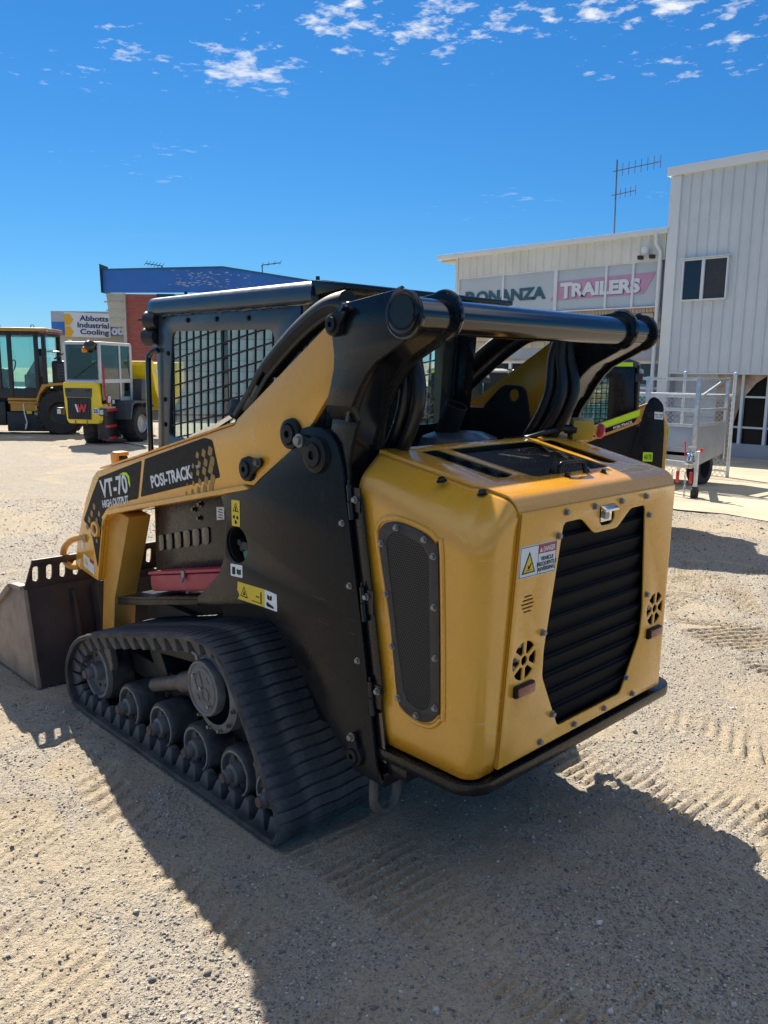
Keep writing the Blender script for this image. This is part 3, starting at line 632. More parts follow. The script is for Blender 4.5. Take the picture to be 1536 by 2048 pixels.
tf = MB(); tf.prism([(.506, 1.352), (1.221, 1.176), (1.60, 1.086), (1.60, 1.094), (1.221, 1.184), (.512, 1.358)], 'y', .462, .626); tf.build('upper_flange', 'yellow', arm, bevel=.002)
lg = MB(); lg.prism([(1.69, .66), (1.735, .38), (1.752, .275), (1.70, .252), (1.632, .262), (1.600, .46), (1.47, .76), (1.42, .88), (1.60, .90)], 'y', .474, .585); lg.build('arm_leg', 'yellow_dirty', arm, bevel=.006)
pivot(.167, 1.339, .618, .050, arm); pivot(.419, 1.199, .618, .043, arm, (.340, 1.230), 'steel_worn')
bs = MB(); bs.lathe([(.040, 0), (.036, .012), (.024, .012), (.020, .004), (.0001, .004)], (1.687, .618, .792), (0, 1, 0), 28); bs.build('pin_boss', 'yellow', arm)
bp = MB(); bp.cyl((1.687, .622, .792), (1.687, .625, .792), .017); bp.build('pin_bore', 'rust', arm)
lp = MB(); lp.tube(spl([(1.84, .605, .722), (1.90, .61, .716), (2.00, .612, .685), (2.085, .614, .63), (2.095, .614, .575), (2.03, .612, .548), (1.93, .605, .562)], 6), .0165, 12); lp.build('hose_guard_loop', 'yellow_dirty', arm)
bl = MB(); bl.cyl((1.84, .60, .722), (1.80, .60, .73), .028); bl.build('loop_boss', 'yellow_dirty', arm)
hl = MB(); hl.prism([(1.65, 1.08), (1.66, 1.150), (1.64, 1.158), (1.60, 1.158), (1.60, 1.09)], 'y', .53, .545); hl.box(1.60, 1.66, .48, .53, 1.14, 1.158); hl.build('lamp_bracket', 'yellow_dirty', arm, bevel=.003)
MB().cyl((1.655, .50, 1.125), (1.60, .50, 1.13), .02, .014).build('coupler', 'dark_metal', arm)
rarm = mirror(arm, TL)
# arm decals (left outer face y = .618)
YD = .6188
plate('decal', [rnd([(1.711, .955), (1.630, 1.045), (1.210, 1.160), (1.256, .990), (1.50, .935), (1.572, .902), (1.616, .862), (1.69, .60), (1.745, .78), (1.822, .815)], .012)], frame('y', YD), .0006, 'decal_black', arm, 0)
plate('decal', [rnd([(1.183, 1.168), (.710, 1.290), (.655, 1.285), (.607, 1.149), (1.232, 1.000)], .012)], frame('y', YD), .0006, 'decal_black', arm, 0)
sl_ = -.0  # lettering follows the arm slope
av = Vector((-1, 0, .2445)).normalized(); uv = Vector((.2445 * .4, 0, 1))
text('lettering', 'VT-70', plane_at((1.610, YD + .0012, .952), (-1, 0, .215), uv), .112, 'decal_white', arm, bold=.003, width=.275)
text('lettering', 'HIGH OUTPUT', plane_at((1.600, YD + .0012, .906), (-1, 0, .215), uv), .046, 'decal_white', arm, bold=.0014, width=.265)
text('lettering', 'POSI-TRACK', plane_at((1.128, YD + .0012, 1.052), (-1, 0, .235), uv), .070, 'decal_white', arm, bold=.0022, width=.335)
text('lettering', 'TM', plane_at((.775, YD + .0012, 1.165), (-1, 0, .235), uv), .018, 'decal_white', arm)
sw = MB()
pts = [(1.425, 1.077), (1.385, 1.092), (1.350, 1.095), (1.328, 1.080), (1.322, 1.05), (1.325, 1.03)]; pts2 = [(1.425, 1.077), (1.385, 1.082), (1.358, 1.082), (1.342, 1.07), (1.337, 1.05), (1.325, 1.03)]
sw.prism(pts + pts2[::-1], 'y', YD + .0006, YD + .0012); sw.build('swoosh', 'lime', arm)
hx = MB()
for i in range(5):
    for j in range(5):
        x = .855 - .046 * i - .012 * (j % 2); z = 1.062 + .034 * j + .011 * i
        k = .35 + .16 * i
        if z > 1.15 + (1.0 - x) * .1 + .03 * i or x - (1.2 - z) * .28 < .60: continue
        a = .0175 * min(1, k); hx.prism(rnd([(x + a, z - a * .75), (x - a * .6, z - a * 1.25), (x - a * 1.1, z + a * .6), (x + a * .4, z + a * 1.25)], .004, 2), 'y', YD + .0005, YD + .0011)
for i in range(3):
    for j in range(4):
        x = 1.775 - .03 * j - .05 * i + .012; z = .79 + .036 * j - .028 * i; a = .014 - .002 * i
        hx.prism(rnd([(x + a, z - a * .75), (x - a * .6, z - a * 1.25), (x - a * 1.1, z + a * .6), (x + a * .4, z + a * 1.25)], .003, 2), 'y', YD + .0005, YD + .0011)
hx.build('honeycomb_print', 'decal_gold', arm)['kind'] = 'stuff'
plate('safety_sticker', [[(1.845, .645), (1.73, .620), (1.735, .558), (1.85, .585)]], frame('y', YD), .0008, 'decal_white', arm, 0)
ss = MB(); ss.prism([(1.775, .634), (1.732, .6245), (1.733, .607), (1.777, .617)], 'y', YD + .0005, YD + .001); ss.build('print', 'decal_red', arm)
ss = MB(); ss.prism([(1.835, .598), (1.795, .590), (1.815, .632)], 'y', YD + .0005, YD + .001); ss.build('print', 'decal_yellow', arm)
plate('small_sticker', [[(1.865, .712), (1.835, .715), (1.835, .668), (1.865, .664)]], frame('y', YD), .0008, 'decal_white', arm, 0)
# front cross tube between the arms
ct = MB(); ct.cyl((1.60, -.5, .93), (1.60, .5, .93), .06, n=20); ct.build('cross_tube', 'yellow', TL)
# ---------------- rear links and torque tube
LK = [(-.067, 1.699), (-.083, 1.722), (-.114, 1.739), (-.361, 1.769), (-.397, 1.760), (-.425, 1.736), (-.437, 1.700), (-.428, 1.662), (-.364, 1.623), (-.261, 1.572), (-.224, 1.539), (-.188, 1.491), (-.158, 1.440), (-.041, 1.440), (-.064, 1.501), (-.078, 1.551), (-.080, 1.592), (-.067, 1.668)]
LKl = [(-.158, 1.438), (-.142, 1.382), (-.122, 1.328), (-.106, 1.263), (-.11, 1.20), (.06, 1.20), (-.006, 1.333), (-.028, 1.376), (-.041, 1.438)]
lk = plate('rear_link', [LK], frame('y', .645), .016, 'black_paint', TL, .003)
jg = MB(); jg.add([(-.158, .637, 1.442), (-.041, .637, 1.442), (-.041, .653, 1.442), (-.158, .653, 1.442), (-.150, .602, 1.402), (-.032, .602, 1.402), (-.032, .618, 1.398), (-.150, .618, 1.398)], [(0, 1, 2, 3), (4, 7, 6, 5), (0, 4, 5, 1), (1, 5, 6, 2), (2, 6, 7, 3), (3, 7, 4, 0)]); jg.build('joggle', 'black_paint', lk)
plate('lower_plate', [[(a, min(b, 1.402)) for a, b in LKl if b < 1.43] + [(-.032, 1.402), (-.150, 1.402)]], frame('y', .609), .015, 'black_paint', lk, .002)
plate('inner_plate', [LK[:12] + [(-.158, 1.435), (-.142, 1.382), (-.122, 1.30), (-.02, 1.30), (-.041, 1.44)] + LK[14:]], frame('y', .488), .016, 'black_paint', lk, .003)
wb = MB(); Wp = [(-.405, 1.66), (-.355, 1.632), (-.252, 1.583), (-.212, 1.549), (-.174, 1.500), (-.144, 1.445), (-.128, 1.392), (-.108, 1.33), (-.095, 1.25)]
wb.prism(Wp + [(a + .010, b + .010) for a, b in Wp[::-1]], 'y', .494, .606); wb.prism(Wp[:7] + [(a + .010, b + .010) for a, b in Wp[:7][::-1]], 'y', .60, .640); wb.build('web', 'black_gloss', lk)
pivot(-.092, 1.680, .653, .034, lk, (-.146, 1.722), 'black_gloss')
rg = MB(); rg.lathe([(.060, -.002), (.059, .004), (.053, .007), (.049, .004), (.046, .0035), (.044, .006), (.0001, .006)], (-.37, .654, 1.706), (0, 1, 0), 40); rg.build('tube_end', 'black_paint', lk)
rim = MB(); rim.tube([(-.37 + .0665 * math.cos(a), .488, 1.703 + .0665 * math.sin(a)) for a in np.linspace(0, 2 * PI, 40, endpoint=False)], .0085, 8, True); rim.build('inner_rim', 'black_gloss', lk); rim = MB(); rim.tube([(-.37 + .0655 * math.cos(a), .646, 1.703 + .0655 * math.sin(a)) for a in np.linspace(-PI * .95, PI * .45, 30)], .0088, 8); rim.build('rim', 'black_gloss', lk)
rlk = mirror(lk, TL)
tt = MB(); tt.cyl((-.37, -.644, 1.698), (-.37, .644, 1.698), .0495, n=48); tt.build('torque_tube', 'black_gloss', TL)
# inner towers
plate('inner_tower', [rnd([(.26, 1.10), (.231, 1.403), (.130, 1.497), (.023, 1.491), (-.018, 1.316), (-.08, 1.10)], [.0, .02, .03, .03, .02, 0]), circ(.076, 1.454, .026, 24)], frame('y', -.455), .014, 'black_matt', TL, .002)
plate('inner_tower', [rnd([(.26, 1.10), (.231, 1.303), (.130, 1.36), (.023, 1.36), (-.018, 1.316), (-.08, 1.10)], [.0, .02, .03, .03, .02, 0])], frame('y', .455), .014, 'black_matt', TL, .002)
q = MB(); q.box(.12, .335, -.47, -.452, 1.0, 1.395); q.build('inner_guard', 'black_matt', TL)
# ---------------- hood, doors and rear panel
def hoodz(x): return 1.30 + .2 * (x + .13)
HM = plane_at((0, 0, hoodz(0)), (1, 0, .2), (0, 1, 0)); hk = math.sqrt(1.04)
def hp_(L): return [(a * hk, b) for a, b in L]
hood = plate('hood', [hp_(rnd([(-.125, .505), (-.125, -.505), (-.590, -.462), (-.590, .462)], [.01, .01, 0, 0])),
                      hp_(rnd([(-.172, .235), (-.165, -.245), (-.50, -.245), (-.50, .195)], .02)), hp_(rnd([(-.172, .372), (-.168, .285), (-.455, .245), (-.474, .30), (-.468, .345)], .014)), hp_(rnd([(-.168, -.285), (-.172, -.372), (-.468, -.355), (-.474, -.30), (-.455, -.275)], .014))], HM, .006, 'yellow', TL, .0015)
roll = MB(); nr = 9; prof = []
for i in range(nr):
    a = R(11) + (R(92) - R(11)) * i / (nr - 1); r_ = .058
    prof.append((-.590 - r_ * (math.sin(a) - math.sin(R(11))), hoodz(-.590) - r_ * (math.cos(R(11)) - math.cos(a))))
prof.append((prof[-1][0], 1.163))
vs = []
for k, (x, z) in enumerate(prof):
    w = .462 - .010 * k / len(prof); vs += [(x, w, z + .003), (x, -w, z + .003), (x + .004, w - .0, z - .003), (x + .004, -w, z - .003)]
n = len(prof); roll.add(vs, [(i * 4, i * 4 + 1, i * 4 + 5, i * 4 + 4) for i in range(n - 1)] + [(i * 4 + 2, i * 4 + 6, i * 4 + 7, i * 4 + 3) for i in range(n - 1)] + [(i * 4, i * 4 + 4, i * 4 + 6, i * 4 + 2) for i in range(n - 1)] + [(i * 4 + 1, i * 4 + 3, i * 4 + 7, i * 4 + 5) for i in range(n - 1)] + [((n - 1) * 4, (n - 1) * 4 + 1, (n - 1) * 4 + 3, (n - 1) * 4 + 2)])
roll.build('rear_lip', 'yellow', hood, ang=50)
for s in (1, -1):
    sk = MB(); sk.add([(-.125, s * .503, hoodz(-.125)), (-.590, s * .460, hoodz(-.59)), (-.590, s * .460, hoodz(-.59) - .03), (-.125, s * .503, hoodz(-.125) - .03), (-.125, s * .497, hoodz(-.125)), (-.590, s * .454, hoodz(-.59)), (-.590, s * .454, hoodz(-.59) - .03), (-.125, s * .497, hoodz(-.125) - .03)], [(0, 1, 2, 3), (4, 7, 6, 5), (0, 4, 5, 1), (1, 5, 6, 2), (2, 6, 7, 3), (3, 7, 4, 0)]); sk.build('side_skirt', 'yellow', hood)
fr_ = MB(); fr_.box(-.128, -.108, -.50, .50, hoodz(-.125) - .05, hoodz(-.125) - .008); fr_.build('front_edge', 'black_matt', hood, bevel=.004)
mm = MB()
for y0, y1 in ((-.26, .25), (.235, .38), (-.38, -.26)):
    ns = 34; vs = []
    for i in range(ns):
        x = -.158 - .35 * i / (ns - 1); z = hoodz(x) - .014 - .010 * (0.5 + 0.5 * math.cos(i / (ns - 1) * 2 * PI * 5)); vs += [(x, y0 + .001, z), (x, y1 - .001, z)]
    mm.add(vs, [(i * 2, i * 2 + 1, i * 2 + 3, i * 2 + 2) for i in range(ns - 1)])
mm.build('hood_screen', 'hood_mesh', hood, ang=60)
hd = MB(); hd.tube(spl([(-.497, .062, 1.222), (-.50, .060, 1.248), (-.505, .045, 1.262), (-.515, -.035, 1.262), (-.52, -.05, 1.248), (-.525, -.052, 1.215)], 5), .0075, 10); hd.prism(rnd([(-.505, .085), (-.545, .075), (-.553, -.085), (-.515, -.075)], .01), 'z', 1.2215, 1.2255) if False else None; hd.build('handle', 'black_paint', hood)
hb_ = MB()
for x, y in ((-.487, .085), (-.535, .07), (-.515, -.075), (-.545, -.13)): hb_.bolt((x, y, hoodz(x) + .003), (-.2, 0, 1), .008, .008)
hb_.build('handle_bolts', 'black_paint', hood)
# engine bay behind the screens
eb = MB(); eb.box(-.575, -.05, -.44, .44, .42, 1.10); eb.box(-.12, .06, -.46, .46, .50, 1.22); eb.build('engine_bay', 'black_matt', TL)
dm = MB(); dm.lathe([(.0001, .055), (.09, .05), (.14, .032), (.155, 0)], (.02, -.05, 1.275), (0, 0, 1), 32); dm.build('air_cleaner_dome', 'cab_grey', TL)
# side door (swept skin)
def door_mesh():
    NB = 40; NV = 34; vs = []
    path = []      # plan at mid height: (x, y, nx, ny) outward normal, s along 0..1
    for i in range(16): path.append((None, i / 15.0))
    rc = .058; cx_, cy_ = -.552, .539
    rows = []
    nU = 0
    def plan(u, z):
        t = max(0, min(1, (z - .39) / .775)); lean = -.025 * t
        xf = -.258 + (z - .39) * .158                # slanted front edge
        if u < .55:
            k = u / .55; x = xf + (cx_ - xf) * k; return (x, .597, 0, 1)
        if u < .9:
            a = (u - .55) / .35 * PI / 2; x = cx_ - (rc + (-lean)) * math.sin(a); y = cy_ + rc * math.cos(a); return (x, y, -math.sin(a), math.cos(a))
        k = (u - .9) / .1; ye = .486 - .033 * t; return (cx_ - rc + lean, cy_ + (ye - cy_) * k, -1, 0)
    lipP = [(-.50, hoodz(-.50)), (-.590, hoodz(-.590))] + prof[1:]
    LL = [0]
    for p0, p1 in zip(lipP, lipP[1:]): LL.append(LL[-1] + math.hypot(p1[0] - p0[0], p1[1] - p0[1]))
    def top(u):
        if u < .5:
            x = -.128 - (.50 - .128) * u / .5; return (x, .509 - .043 * (-.125 - x) / .465, hoodz(x) - .010)
        d = (u - .5) / .5 * LL[-1]; k = 0
        while k < len(LL) - 2 and LL[k + 1] < d: k += 1
        t = (d - LL[k]) / (LL[k + 1] - LL[k]); x = lipP[k][0] + (lipP[k + 1][0] - lipP[k][0]) * t; z = lipP[k][1] + (lipP[k + 1][1] - lipP[k][1]) * t
        return (x, .475 - .018 * (u - .5) / .5, z - .006 - .0 * u)
    for iu in range(NB + 1):
        u = iu / NB
        zc = 1.212 - .122 * min(1, u / .58)
        if u > .58: zc = 1.09 + .025 * (u - .58) / .42
        T = top(u)
        for iv in range(NV + 1):
            v = iv / NV
            if v < .45:
                z = .392 + (zc - .045 - .392) * v / .45; x, y, nx, ny = plan(u, z); off = -.008 * (1 - v / .04) if v < .04 else 0
                vs.append((x + nx * off, y + ny * off, z))
            else:
                x0, y0, _, _ = plan(u, zc - .045); x1, y1, _, _ = plan(u, zc); q0 = Vector((x0, y0, zc - .045)); q1 = Vector((x1, y1, zc)); q3 = Vector(T); q2 = q1.lerp(q3, .42); w = (v - .45) / .55
                if w < .55: t = w / .55; p = q0 * (1 - t) ** 2 + q1 * 2 * t * (1 - t) + q2 * t * t
                else: p = q2.lerp(q3, (w - .55) / .45)
                vs.append(tuple(p))
    W_ = NV + 1
    fs = [(i * W_ + j, i * W_ + j + 1, (i + 1) * W_ + j + 1, (i + 1) * W_ + j) for i in range(NB) for j in range(NV)]
    m = MB(); m.add(vs, fs); return m
dr = door_mesh().build('side_door', 'yellow', TL, ang=60)
sol = dr.modifiers.new('thickness', 'SOLIDIFY'); sol.thickness = .006; sol.offset = -1 if True else 1
dr['label'] = 'left engine side door with mesh grille'
GO = [(-.23, 1.062), (-.250, 1.094), (-.291, 1.108), (-.343, 1.106), (-.413, 1.092), (-.456, 1.068), (-.472, 1.03), (-.489, .61), (-.481, .564), (-.448, .530), (-.398, .523), (-.345, .535), (-.316, .58), (-.286, .787), (-.239, .997)]
GI = [(-.262, 1.045), (-.287, 1.075), (-.312, 1.082), (-.408, 1.058), (-.436, 1.028), (-.455, .60), (-.448, .572), (-.417, .556), (-.365, .566), (-.345, .60), (-.308, .782)]
gob = [tuple(p[:2]) for p in spl([(a, b, 0) for a, b in GO], 4, True)]; gib = rnd(GI, .012)
gf = plate('grille_frame', [gob, gib], frame('y', .6005), .006, 'grille_frame', dr, .0015)
lipp = MB(); lipp.tube([(a + (a + .36) * .10, .5965, b + (b - .82) * .04) for a, b in gob[::2]], .0085, 8, True); lipp.build('grille_lip', 'yellow', dr)
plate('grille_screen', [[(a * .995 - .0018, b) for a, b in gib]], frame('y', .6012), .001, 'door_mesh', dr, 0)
plate('grille_shade_backing', [gib], frame('y', .5985), .001, 'black_matt', dr, 0)  # no opening here: black backing sheet whose colour stands in for the unlit interior
for x, z in ((-.306, 1.092), (-.243, 1.035), (-.419, 1.075), (-.456, 1.032), (-.267, .882), (-.463, .884), (-.296, .725), (-.472, .734), (-.325, .568), (-.475, .583), (-.401, .537)): MB().bolt((x, .6035, z), (0, 1, 0), .0072, .007).build('bolt', 'zinc', gf)
for p in ((-.399, .512, 1.238), (-.525, .480, 1.212)): MB().bolt((p[0], p[1], p[2] - .006), (0, .3, 1), .011, .008).build('bolt', 'black_paint', dr)
fs_ = MB(); fs_.add([(-.10, -.484, .40), (-.612, -.484, .40), (-.640, -.452, 1.165), (-.585, -.462, 1.195), (-.13, -.50, 1.285), (-.10, -.50, 1.285)], [(0, 1, 2, 3, 4, 5)]); fso = fs_.build('far_side_door', 'yellow', TL)
# rear door
RL = .0332
RM = Matrix(((0, -RL, 1, -.616 + RL * .402), (1, 0, 0, 0), (0, 1, 0, 0), (0, 0, 0, 1)))
def rx(z): return -.616 - RL * (z - .402)
OPN = rnd([(.237, 1.111), (.141, 1.111), (.062, 1.055), (-.068, 1.055), (-.147, 1.111), (-.243, 1.111), (-.300, .728), (-.300, .638), (-.203, .447), (.193, .447), (.292, .642), (.280, .80)], [.02, .012, .012, .012, .012, .02, .02, .02, .02, .02, .02, 0], 4)
OPN = rnd([(.240, 1.111), (.144, 1.111), (.065, 1.055), (-.072, 1.055), (-.150, 1.111), (-.246, 1.111), (-.302, .728), (-.300, .636), (-.198, .446), (.186, .446), (.292, .640), (.294, .728)], .018, 4)
CAMH = rnd([(.043, 1.139), (-.046, 1.139), (-.050, 1.090), (-.030, 1.074), (.024, 1.074), (.040, 1.088)], .008, 3)
def spoked(cy_, cz_):
    L = [circ(cy_, cz_, .0145, 18)]
    for k in range(6):
        a0 = k * PI / 3 + PI / 6 + .13; a1 = (k + 1) * PI / 3 + PI / 6 - .13; o = []
        for i in range(7): a = a0 + (a1 - a0) * i / 6; o.append((cy_ + .057 * math.cos(a), cz_ + .060 * math.sin(a)))
        a0 += .14; a1 -= .14
        for i in range(4): a = a1 + (a0 - a1) * i / 3; o.append((cy_ + .0235 * math.cos(a), cz_ + .0235 * math.sin(a)))
        L.append(rnd(o, .004, 2))
    return L
slots = []
for i in range(5):
    w = (.018, .026, .031, .026, .018)[i]; z = .866 + .0115 * i; slots.append(rnd([(.394 + w, z), (.394 - w, z), (.394 - w, z + .0042), (.394 + w, z + .0042)], .002, 2))
rd = plate('rear_door', [rnd([(.450, 1.163), (-.448, 1.163), (-.484, .402), (.484, .402)], .006), OPN, CAMH] + spoked(.391, .717) + spoked(-.391, .717) + slots, RM, .006, 'yellow', TL, .0015)
rd['label'] = 'yellow rear door with dark louvred grille'
for s in (1, -1):
    ret = MB(); ret.add([(rx(1.163) - .002, s * .450, 1.163), (rx(.402) - .002, s * .484, .402), (rx(.402) + .055, s * .484, .402), (rx(1.163) + .055, s * .450, 1.163), (rx(1.163) - .002, s * .446, 1.163), (rx(.402) - .002, s * .480, .402), (rx(.402) + .055, s * .480, .402), (rx(1.163) + .055, s * .446, 1.163)], [(0, 1, 2, 3), (4, 7, 6, 5), (0, 4, 5, 1), (1, 5, 6, 2), (2, 6, 7, 3), (3, 7, 4, 0)]); ret.build('return_edge', 'yellow', rd)
for i in range(11):
    z0 = .438 + i * .0632; m = MB(); vs = []
    for j in range(8):
        t = j / 7; z = z0 + .0632 * t; d = .010 + .026 * (t if t < .86 else (1 - t) / .14 * .86); vs += [(rx(z) + .042 - d, .31, z), (rx(z) + .042 - d, -.31, z)]
    m.add(vs, [(j * 2, j * 2 + 1, j * 2 + 3, j * 2 + 2) for j in range(7)]); m.build('louver', 'radiator_mesh', rd, ang=40)
bk = MB(); bk.box(-.575, -.570, -.45, .45, .41, 1.16); bk.build('radiator', 'black_matt', rd)
for y in (.391, -.391):
    q = MB(); q.lathe([(.0001, .0), (.055, .0), (.058, .03)], (-.590, y, .717), (-1, 0, 0), 24); q.build('lamp_housing', 'black_matt', rd)
    for dy, dz in ((.028, .018), (.0, .0), (.025, -.028), (-.005, .042)):
        q = MB(); q.lathe([(.0001, .016), (.010, .013), (.0165, .0)], (-.596, y + dy, .717 + dz), (-1, 0, 0), 16); q.build('lamp', 'lamp_glass', rd)
    q = MB(); q.box(rx(.63) - .016, rx(.63) - .003, y - .046, y + .046, .612, .648); rf = q.build('reflector_base', 'black_matt', rd, bevel=.003)
    q = MB(); q.box(rx(.63) - .022, rx(.63) - .015, y - .041, y + .041, .616, .644); q.build('reflector', 'red_lens', rf, bevel=.003)
cb = MB(); cb.box(-.625, -.60, -.05, .046, 1.070, 1.140); cb.build('camera_recess', 'black_matt', rd)
cb = MB(); cb.prism([(-.640, 1.128), (-.662, 1.120), (-.662, 1.128), (-.640, 1.140)], 'y', -.042, .04); cb.box(-.64, -.628, -.035, .03, 1.085, 1.125); cb.build('camera_visor', 'chrome', rd, bevel=.002)
cb = MB(); cb.cyl((-.630, .012, 1.108), (-.652, .012, 1.108), .013, n=20); cb.build('camera_lens', 'plastic_grey', rd)
for y, z in ((.233, 1.142), (.077, 1.142), (-.082, 1.142), (-.240, 1.142), (.265, 1.074), (-.272, 1.074), (-.315, .784), (.308, .785), (.223, .498), (-.224, .498), (.280, .4235), (.091, .4235), (-.092, .4235), (-.281, .4235)): MB().bolt((rx(z) - .003, y, z), (-1, 0, 0), .0078, .008).build('bolt', 'zinc', rd)
# warning sign
def rp(y, z, o=.0035): return (rx(z) - o, y, z)
def rquad(name, L, mat, o, parent):
    m = MB(); k = len(L); m.add([rp(a, b, o) for a, b in L] + [rp(a, b, o - .0008) for a, b in L], [tuple(range(k)), tuple(range(k, 2 * k))[::-1]] + [(i, (i + 1) % k, k + (i + 1) % k, k + i) for i in range(k)]); return m.build(name, mat, parent)
sg = rquad('warning_sign', rnd([(.450, 1.066), (.269, 1.064), (.269, .969), (.449, .972)], .004, 2), 'decal_white', .0042, rd)
rquad('border', [(.447, 1.063), (.272, 1.061), (.272, 1.0595), (.447, 1.0615)], 'decal_black', .0048, rd); rquad('border', [(.447, .976), (.272, .973), (.272, .9715), (.447, .9745)], 'decal_black', .0048, rd)
rquad('border', [(.447, 1.063), (.4455, 1.063), (.4455, .976), (.447, .976)], 'decal_black', .0048, rd); rquad('border', [(.3615, 1.061), (.3602, 1.061), (.3602, .975), (.3615, .975)], 'decal_black', .0048, rd); rquad('border', [(.2735, 1.061), (.272, 1.061), (.272, .975), (.2735, .975)], 'decal_black', .0048, rd)
rquad('danger_band', [(.3595, 1.0595), (.274, 1.0585), (.274, 1.033), (.3595, 1.034)], 'decal_red', .0047, rd)
ru = Vector((0, -1, 0)); rv_ = Vector((-RL, 0, 1))
text('lettering', 'DANGER', plane_at(rp(.3375, 1.0385, .0052), ru, rv_), .021, 'decal_white', rd, bold=.0005, width=.058, th=.0002)
rquad('triangle', [(.355, 1.038), (.342, 1.038), (.3485, 1.053)], 'decal_white', .0051, rd)
text('lettering', 'VEHICLE\nFREQUENTLY\nREVERSING.', plane_at(rp(.316, 1.012, .0052), ru, rv_), .0165, 'decal_black', rd, bold=.0002, align='CENTER', th=.0002, line=.95)
rquad('triangle', [(.437, .984), (.372, .984), (.4045, 1.048)], 'decal_black', .0048, rd); rquad('triangle', [(.4295, .988), (.3795, .988), (.4045, 1.038)], 'decal_yellow', .0053, rd)
rquad('figure', [(.410, .996), (.402, .996), (.392, 1.012), (.396, 1.014), (.404, 1.004), (.409, 1.008)], 'decal_black', .0057, rd); rquad('figure', [(.419, .9925), (.390, .9925), (.390, .994), (.419, .994)], 'decal_black', .0057, rd)
# bumper
bmp = MB(); outer = [(-.235, .618), (-.47, .612)] + [(-.535 - .095 * math.sin(a), .517 + .095 * math.cos(a)) for a in np.linspace(.12, PI / 2, 8)]
pl = outer + [(a, -b) for a, b in outer[::-1]]; bmp.prism(pl, 'z', .348, .384); bmp.build('bumper', 'black_paint', TL, bevel=.006, seg=2)
# emergency stop box and cable
es = MB(); es.prism(rnd([(-.045, -.035), (.045, -.035), (.045, .035), (-.045, .035)], .01, 2), 'z', .036, .072)
EM = Matrix.Translation((-.235, -.445, hoodz(-.235) + .052)) @ Matrix.Rotation(R(-38), 4, 'Z') @ Matrix.Rotation(R(68), 4, 'Y')
EM = plane_at((-.215, -.515, hoodz(-.215) + .045), (.75, .62, 0), (-.05, .1, 1))
eb_ = MB(); eb_.box(-.040, .040, -.038, .040, -.004, .030); eo = eb_.build('stop_box', 'estop_yellow', TL, bevel=.006, M=EM @ Matrix.Rotation(PI, 4, 'Y'))
e2 = MB(); e2.box(-.041, .041, -.039, .041, -.038, -.004); e2.build('box_base', 'plastic_grey', eo, bevel=.006, M=EM @ Matrix.Rotation(PI, 4, 'Y'))
BD = Vector((-.62, -.62, -.12)).normalized(); B0 = Vector((-.232, -.538, hoodz(-.215) + .045))
e3 = MB(); e3.lathe([(.020, 0), (.020, .022), (.015, .03)], B0, BD, 24); e3.build('button_collar', 'estop_yellow', eo)
e4 = MB(); e4.lathe([(.012, .028), (.026, .032), (.030, .040), (.029, .050), (.022, .057), (.0001, .060)], B0, BD, 28); e4.build('stop_button', 'red_paint', eo)
cbz = MB(); cbz.tube(spl([(-.205, -.48, 1.325), (-.17, -.42, 1.33), (-.15, -.33, 1.315), (-.12, -.28, 1.30), (-.05, -.30, 1.29), (.02, -.33, 1.28)], 6), .010, 8); cbz.cyl((-.205, -.485, 1.327), (-.175, -.455, 1.330), .018); cbz.build('cable', 'hose', eo)
# exhaust
ex = MB(); EA = Vector((-.45, 0, 1)).normalized()
ex.lathe([(.040, -.25), (.042, .02), (.042, .09), (.039, .09), (.037, .0), (.0001, -.02)], (.035, -.005, 1.345), EA, 32)
ex.v = [(x, y, z + (.0 if z < 1.36 else (x - (.035)) * -.0)) for x, y, z in ex.v]; ex.build('exhaust_stack', 'black_matt', TL)
# hydraulic hoses
def hoses(s):
    offs = [(0, 0), (.028, .018), (-.022, .030), (.020, -.028)]
    base = [(.568, 1.379), (.471, 1.473), (.394, 1.554), (.264, 1.646), (.157, 1.708), (.069, 1.745), (-.015, 1.758), (-.11, 1.735)]
    for k, (dy, dz) in enumerate(offs):
        m = MB(); m.tube(spl([(x + dz * .4, s * (.535 + dy), z + dz * .6 * (1 if i < 6 else .2) - .012) for i, (x, z) in enumerate(base)], 5), .0155 if k < 2 else .013, 10); m.build('hydraulic_hose', 'hose', TL)
    m = MB(); m.tube(spl([(x, s * (.538), z - .004) for x, z in base[2:7]], 5), [.040] * 21, 12); m.build('hose_sleeve', 'black_matt', TL)
    for k, (dx, dy) in enumerate(((0, 0), (.03, .02), (.055, -.01))):
        m = MB(); m.cyl((.55 - dx, s * (.535 + dy), 1.385 + dx * .6), (.51 - dx, s * (.535 + dy), 1.43 + dx * .6), .019, n=6); m.cyl((.51 - dx, s * (.535 + dy), 1.43 + dx * .6), (.47 - dx, s * (.535 + dy), 1.475 + dx * .6), .015, n=12); m.build('hose_fitting', 'steel_worn', TL)
    b2 = [(.426, 1.420), (.351, 1.49), (.238, 1.575), (.132, 1.645), (.05, 1.685), (-.03, 1.69)]
    m = MB(); m.tube(spl([(x, s * .51, z) for x, z in b2], 5), .020, 10); m.build('hydraulic_hose', 'hose', TL)
    for k in range(4):
        y = s * (.40 + .035 * (k % 2)); dx = .03 * k
        m = MB(); m.tube(spl([(-.16 - dx * .3, y, 1.665), (-.14 - dx * .6, y, 1.60), (-.135 - dx, y * .99, 1.48), (-.10 - dx, y * .97, 1.38), (-.03 - dx, y * .95, 1.27)], 5), .021, 10); m.build('hydraulic_hose', 'hose', TL)
hoses(1); hoses(-1)
